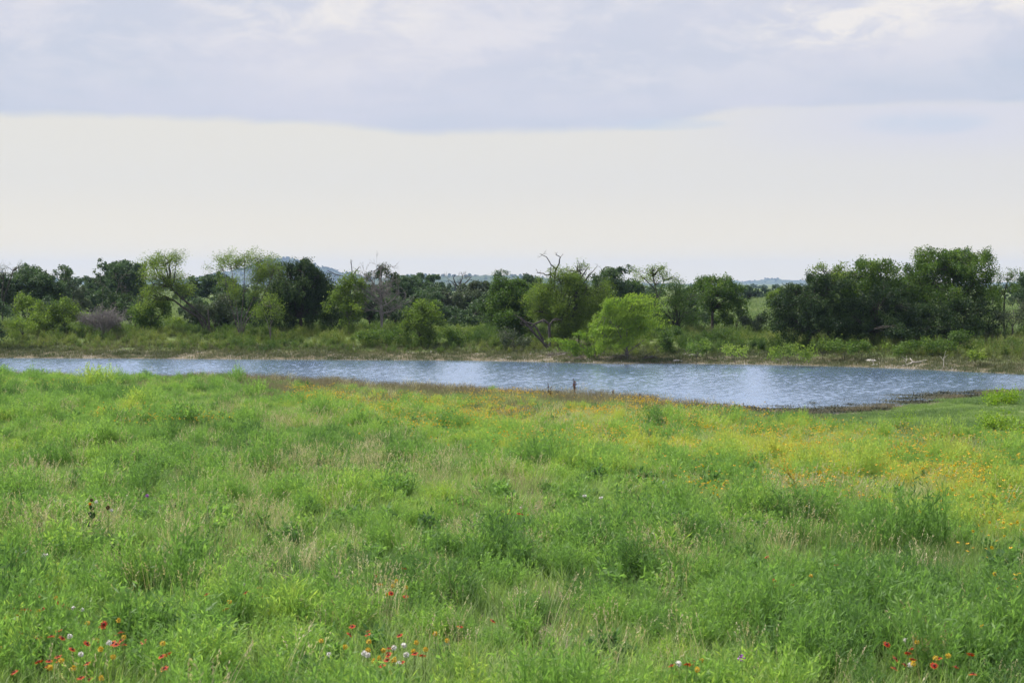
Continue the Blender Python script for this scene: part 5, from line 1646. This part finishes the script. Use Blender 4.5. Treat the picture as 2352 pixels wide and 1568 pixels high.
def meadow_flowers():
    rng = np.random.default_rng(401)

    def stem_mesh(seed, h):
        r2 = np.random.default_rng(seed)
        mb = MB()
        p = np.stack([np.linspace(0, r2.normal(0, 0.05), 5), np.linspace(0, r2.normal(0, 0.05), 5), np.linspace(-0.04, h, 5)], -1)
        mb.tube(p, np.linspace(0.0034, 0.0026, 5), 4, 0.9)
        for k in range(3):
            q = p[1] + np.array([0, 0, 0.08 * k])
            blade(mb, r2, q, 0.10, 0.8, 0.012, 4, 0.6)
        return mb.mesh('stem', [M['stem']]), p[-1]

    def dome(r, hgt, mat, name, seed):
        r2 = np.random.default_rng(seed)
        mb = MB()
        rings = [(1.0, 0.0), (0.92, 0.45), (0.62, 0.82)]
        V = []
        for rr, zz in rings:
            for j in range(9):
                a = j * 2 * math.pi / 9
                f = r * rr * (1 + r2.normal(0, 0.06))
                V.append([math.cos(a) * f, math.sin(a) * f, zz * hgt])
        V.append([0, 0, hgt])
        Q = [[i * 9 + j, i * 9 + (j + 1) % 9, (i + 1) * 9 + (j + 1) % 9, (i + 1) * 9 + j] for i in range(2) for j in range(9)]
        T = [[18 + j, 18 + (j + 1) % 9, 27] for j in range(9)]
        mb.add(np.array(V), Q, T, 0.5)
        return mb.mesh(name, [M[mat]], smooth=True)

    def ball(r, mat, name, seed):
        """bristly round head"""
        r2 = np.random.default_rng(seed)
        mb = MB()
        n = 70
        d = rdir(r2, n)
        mb.leaves(d * r * 0.75, d, unit(np.cross(d, rdir(r2, n))), r * 0.8, r * 0.42, r2.random(n))
        mb.leaves(d[:30] * r * 0.7, unit(np.cross(d[:30], rdir(r2, 30))), unit(np.cross(d[:30], rdir(r2, 30))), r * 0.9, r * 0.6, r2.random(30))
        return mb.mesh(name, [M[mat]])

    def rays(seed, r=0.027):
        r2 = np.random.default_rng(seed)
        mb = MB()
        n = 13
        th = np.arange(n) * 2 * math.pi / n
        d = unit(np.stack([np.cos(th), np.sin(th), r2.normal(-0.15, 0.12, n)], -1))
        b_ = np.stack([-np.sin(th), np.cos(th), 0 * th], -1)
        mb.leaves(d * r * 0.62, d, b_, r * 0.95, r * 0.46, r2.random(n), 0)
        mb.leaves(d * r * 1.04 + [0, 0, 0.0015], d, b_, r * 0.20, r * 0.30, r2.random(n), 1)
        return mb.mesh('petals', [M['red'], M['tip']])

    stems = [stem_mesh(410 + k, h) for k, h in enumerate((0.36, 0.41, 0.46, 0.32))]
    petals = [rays(420 + k) for k in range(3)]
    discs = [dome(0.011, 0.010, 'brown', 'flower_disc', 430 + k) for k in range(2)]
    buttons = [ball(0.020, 'button', 'seed_ball', 440 + k) for k in range(2)]
    fluffs = [ball(0.020, 'fluff', 'seed_ball', 450 + k) for k in range(2)]

    def place(kind, u, v, lab, grp):
        sm, top = stems[int(rng.integers(4))]
        p = ground_at(u, v, float(top[2]))
        p[2] = gz(p[0], p[1])
        root = bpy.data.objects.new({'red': 'blanket_flower', 'button': 'yellow_seed_head', 'fluff': 'pale_seed_head'}[kind], None)
        COL.objects.link(root)
        root.location = p
        root.rotation_euler = (0, 0, rng.random() * 6.28)
        root['label'], root['category'], root['group'] = lab, 'flower' if kind == 'red' else 'seed head', grp
        root.empty_display_size = 0.05
        link('stem', sm, root)
        if kind == 'red':
            ti = (rng.normal(0, 0.35), rng.normal(0, 0.35), 0)
            a = link('petals', petals[int(rng.integers(3))], root, loc=top)
            b_ = link('flower_disc', discs[int(rng.integers(2))], root, loc=top)
            a.rotation_euler = b_.rotation_euler = ti
        else:
            link('seed_ball', (buttons if kind == 'button' else fluffs)[int(rng.integers(2))], root, loc=top)

    clumps = [(70, 1388, 110, 50, 20, 16, 6, 'clump at the lower left corner of the meadow'), (215, 1498, 190, 70, 30, 12, 4, 'clump at the very bottom left'), (885, 1345, 70, 26, 6, 7, 1, 'small clump in the lower middle'),
              (890, 1500, 140, 70, 18, 14, 7, 'clump at the bottom middle'), (2140, 1505, 110, 60, 14, 7, 3, 'clump at the bottom right'), (1590, 1532, 50, 14, 5, 2, 1, 'loose group at the bottom, right of centre'),
              (1182, 1180, 26, 16, 5, 2, 1, 'far little group beside the dark hollow'), (1880, 1335, 150, 60, 7, 3, 2, 'thin scatter among the right herbs'), (560, 1365, 90, 30, 5, 1, 1, 'thin scatter left of the middle')]
    for (cu, cv, ru, rv, nr, ny, nw, where) in clumps:
        for kind, n in (('red', nr), ('button', ny), ('fluff', nw)):
            lab = {'red': 'red blanket flower in the ', 'button': 'round yellow spent flower head in the ', 'fluff': 'round whitish seed head in the '}[kind] + where
            for _ in range(n):
                place(kind, cu + rng.normal(0, ru * 0.5), min(cv + rng.normal(0, rv * 0.5), 1562), lab, {'red': 'red flowers, ', 'button': 'yellow heads, ', 'fluff': 'whitish heads, '}[kind] + where)
    for u, v, lab in ((552, 1363, 'single bright red flower standing out above the pale grass'), (390, 1534, 'red flower with wide orange rim alone at the bottom edge'), (1128, 1428, 'single red flower in front of the dense herb mound')):
        place('red', u, v, lab, 'single red flowers')
    # thistles
    th = ball(0.028, 'purple', 'thistle_head', 460)
    for u, v, lab in ((345, 1139, 'purple thistle head in the left meadow above the milkweed'), (1712, 1510, 'purple thistle head at the bottom among dense herbs'), (1245, 1052, 'small bluish-purple thistle head in the middle of the meadow')):
        sm, top = stems[int(rng.integers(4))]
        p = ground_at(u, v, float(top[2]))
        p[2] = gz(p[0], p[1])
        root = bpy.data.objects.new('thistle', None)
        COL.objects.link(root)
        root.location = p
        root['label'], root['category'] = lab, 'flower'
        link('stem', sm, root)
        link('thistle_head', th, root, loc=top)
    # white fluffy poppies
    wf = ball(0.034, 'fluff', 'white_bloom', 461)
    for k, (u, v, lab) in enumerate(((90, 929, 'white bloom in the far left meadow'), (395, 1020, 'ragged white bloom beside a brown stalk in the left meadow'), (63, 874, 'white bloom nearest the water at the left'), (1372, 1143, 'white bloom just right of the dark hollow'), (1345, 1140, 'smaller white bloom beside the one by the dark hollow'), (112, 1275, 'white fluff in the dry grass at the left edge'))):
        sm, top = stems[k % 4]
        p = ground_at(u, v, float(top[2]))
        p[2] = gz(p[0], p[1])
        root = bpy.data.objects.new('white_flower', None)
        COL.objects.link(root)
        root.location = p
        root['label'], root['category'] = lab, 'flower'
        link('stem', sm, root)
        o = link('white_bloom', wf, root, loc=top)
        o.scale = (1.0, 1.0, 0.7)
    # milkweed with big dark leaves
    Yg = ground_at(211, 1153, 0.62)
    Yg[2] = gz(Yg[0], Yg[1])
    Y = float(Yg[1])
    root = bpy.data.objects.new('milkweed', None)
    COL.objects.link(root)
    root.location = Yg
    root['label'], root['category'] = 'milkweed with big dark oval leaves standing alone in the left meadow', 'plant'
    m_ = px2m(Y)
    o0 = Yg
    mb = MB()
    sp_ = np.array([pt(u, v, Y) for u, v in ((213, 1225), (214, 1205), (213, 1190), (211, 1172), (208, 1155))]) - o0
    sp_ = np.vstack([[0, 0, -0.03], sp_[1:]])
    mb.tube(sp_, np.linspace(0.008, 0.005, 5), 5, 0.4)
    link('stem', mb.mesh('stem', [M['stem']]), root)

    def big_leaf(p0, d0, L_, w_, seed):
        r2 = np.random.default_rng(seed)
        d0 = unit(d0)
        b_ = unit(np.cross(d0, unit(np.array([r2.normal(0, 0.4), -0.9, 0.35]))))
        nrm = np.cross(d0, b_)
        t = np.linspace(0, 1, 8)
        half = w_ * 0.5 * np.sin(np.pi * np.clip(t * 0.94 + 0.04, 0, 1)) ** 0.7
        mid = p0 + d0 * (t * L_)[:, None] - np.array([0, 0, 1.0]) * (0.12 * L_ * t ** 2)[:, None]
        V = np.concatenate([mid - b_ * half[:, None] + nrm * (half * 0.3)[:, None], mid, mid + b_ * half[:, None] + nrm * (half * 0.3)[:, None]])
        Q = []
        for i in range(7):
            Q += [[i, i + 1, 9 + i, 8 + i], [8 + i, 9 + i, 17 + i, 16 + i]]
        mb2 = MB()
        mb2.add(V, Q, None, r2.uniform(0.2, 0.8))
        return mb2.mesh('leaf', [M['milk']], smooth=True)
    for k, (i, dx, dz, L_) in enumerate(((1, -1.0, 0.45, 22), (1, 1.0, 0.75, 26), (2, -0.55, 0.9, 22), (2, 0.35, 1.0, 20), (1, 0.9, 0.25, 18), (3, -0.2, 1.0, 16), (1, -0.9, 0.1, 17), (3, 0.6, 0.9, 13))):
        link('leaf', big_leaf(sp_[i], np.array([dx, rng.normal(-0.2, 0.3), dz]), L_ * m_, L_ * m_ * 0.46, 470 + k), root)
    for k, (u, v, mt) in enumerate(((207, 1157, 'tip'), (210, 1148, 'brown'), (221, 1152, 'fluff'))):
        link('seed_pod', ball(0.022, mt, 'seed_pod', 480 + k), root, loc=pt(u, v, Y) - o0)
    # burst pod on a stalk beside it
    p = ground_at(248, 1165, 0.70)
    p[2] = gz(p[0], p[1])
    root = bpy.data.objects.new('seed_stalk', None)
    COL.objects.link(root)
    root.location = p
    root['label'], root['category'] = 'dark brown burst seed pod with white fluff beside the milkweed', 'seed head'
    mb = MB()
    q = np.array([p - [0, 0, 0.03], pt(248, 1185, p[1]), pt(248, 1165, p[1])]) - p
    mb.tube(q, [0.006, 0.005, 0.004], 4, 0.4)
    link('stem', mb.mesh('stem', [M['stem']]), root)
    link('seed_pod', ball(0.026, 'brown', 'seed_pod', 490), root, loc=q[-1])
    link('fluff', ball(0.020, 'fluff', 'fluff', 491), root, loc=q[-1] + np.array([0.045, 0, -0.035]))
    # golden branching weed
    g = ground_at(1812, 1078, 0.85)
    g[2] = gz(g[0], g[1])
    mb = MB()
    r2 = np.random.default_rng(495)
    main = np.array([pt(u, v, g[1]) for u, v in ((1829, 1140), (1827, 1120), (1822, 1105), (1812, 1090), (1800, 1078))]) - g
    main = np.vstack([[[0, 0, -0.03]], main])[[0, 1, 2, 3, 4, 5]]
    mb.tube(main, np.linspace(0.010, 0.006, 6), 4, 0.3)
    for k in range(12):
        b0 = main[2 + k % 4]
        d0 = unit(np.array([r2.normal(-0.1, 0.7), r2.normal(0, 0.4), r2.uniform(0.5, 1.2)]))
        q = b0 + d0 * np.linspace(0, r2.uniform(0.12, 0.34), 4)[:, None]
        mb.tube(q, np.linspace(0.006, 0.003, 4), 3, 0.6)
        n = 16
        t = r2.random(n)
        A = unit(r2.normal(0, 1, (n, 3)) + [0, 0, 0.5])
        mb.leaves(b0 + (q[-1] - b0) * t[:, None], A, unit(np.cross(A, rdir(r2, n))), 0.05, 0.012, r2.random(n))
    link('golden_weed', mb.mesh('golden_weed', [M['yweed']]), None, 'golden yellow branching weed leaning above the meadow', 'weed', loc=g)


meadow_flowers()

# ------------------------------------------------------------------ the hazy air
def build_haze():
    lo, hi = np.array([-4600.0, -60.0, -14.0]), np.array([4600.0, 6850.0, 96.0])
    V = np.array([[(lo, hi)[(i >> k) & 1][k] for k in range(3)] for i in range(8)])
    Q = np.array([[0, 2, 3, 1], [4, 5, 7, 6], [0, 1, 5, 4], [2, 6, 7, 3], [0, 4, 6, 2], [1, 3, 7, 5]])
    m_, b = new_mat('hazy_air')
    pv = b.n('ShaderNodeVolumePrincipled')
    pv.inputs['Color'].default_value = (0.50, 0.67, 1.0, 1)
    pv.inputs['Density'].default_value = 0.00010
    pv.inputs['Anisotropy'].default_value = 0.1
    o = b.n('ShaderNodeOutputMaterial')
    b.put(o.inputs['Volume'], pv.outputs[0])
    link('haze', mesh('haze', V, [Q], [m_]), kind='stuff')


build_haze()
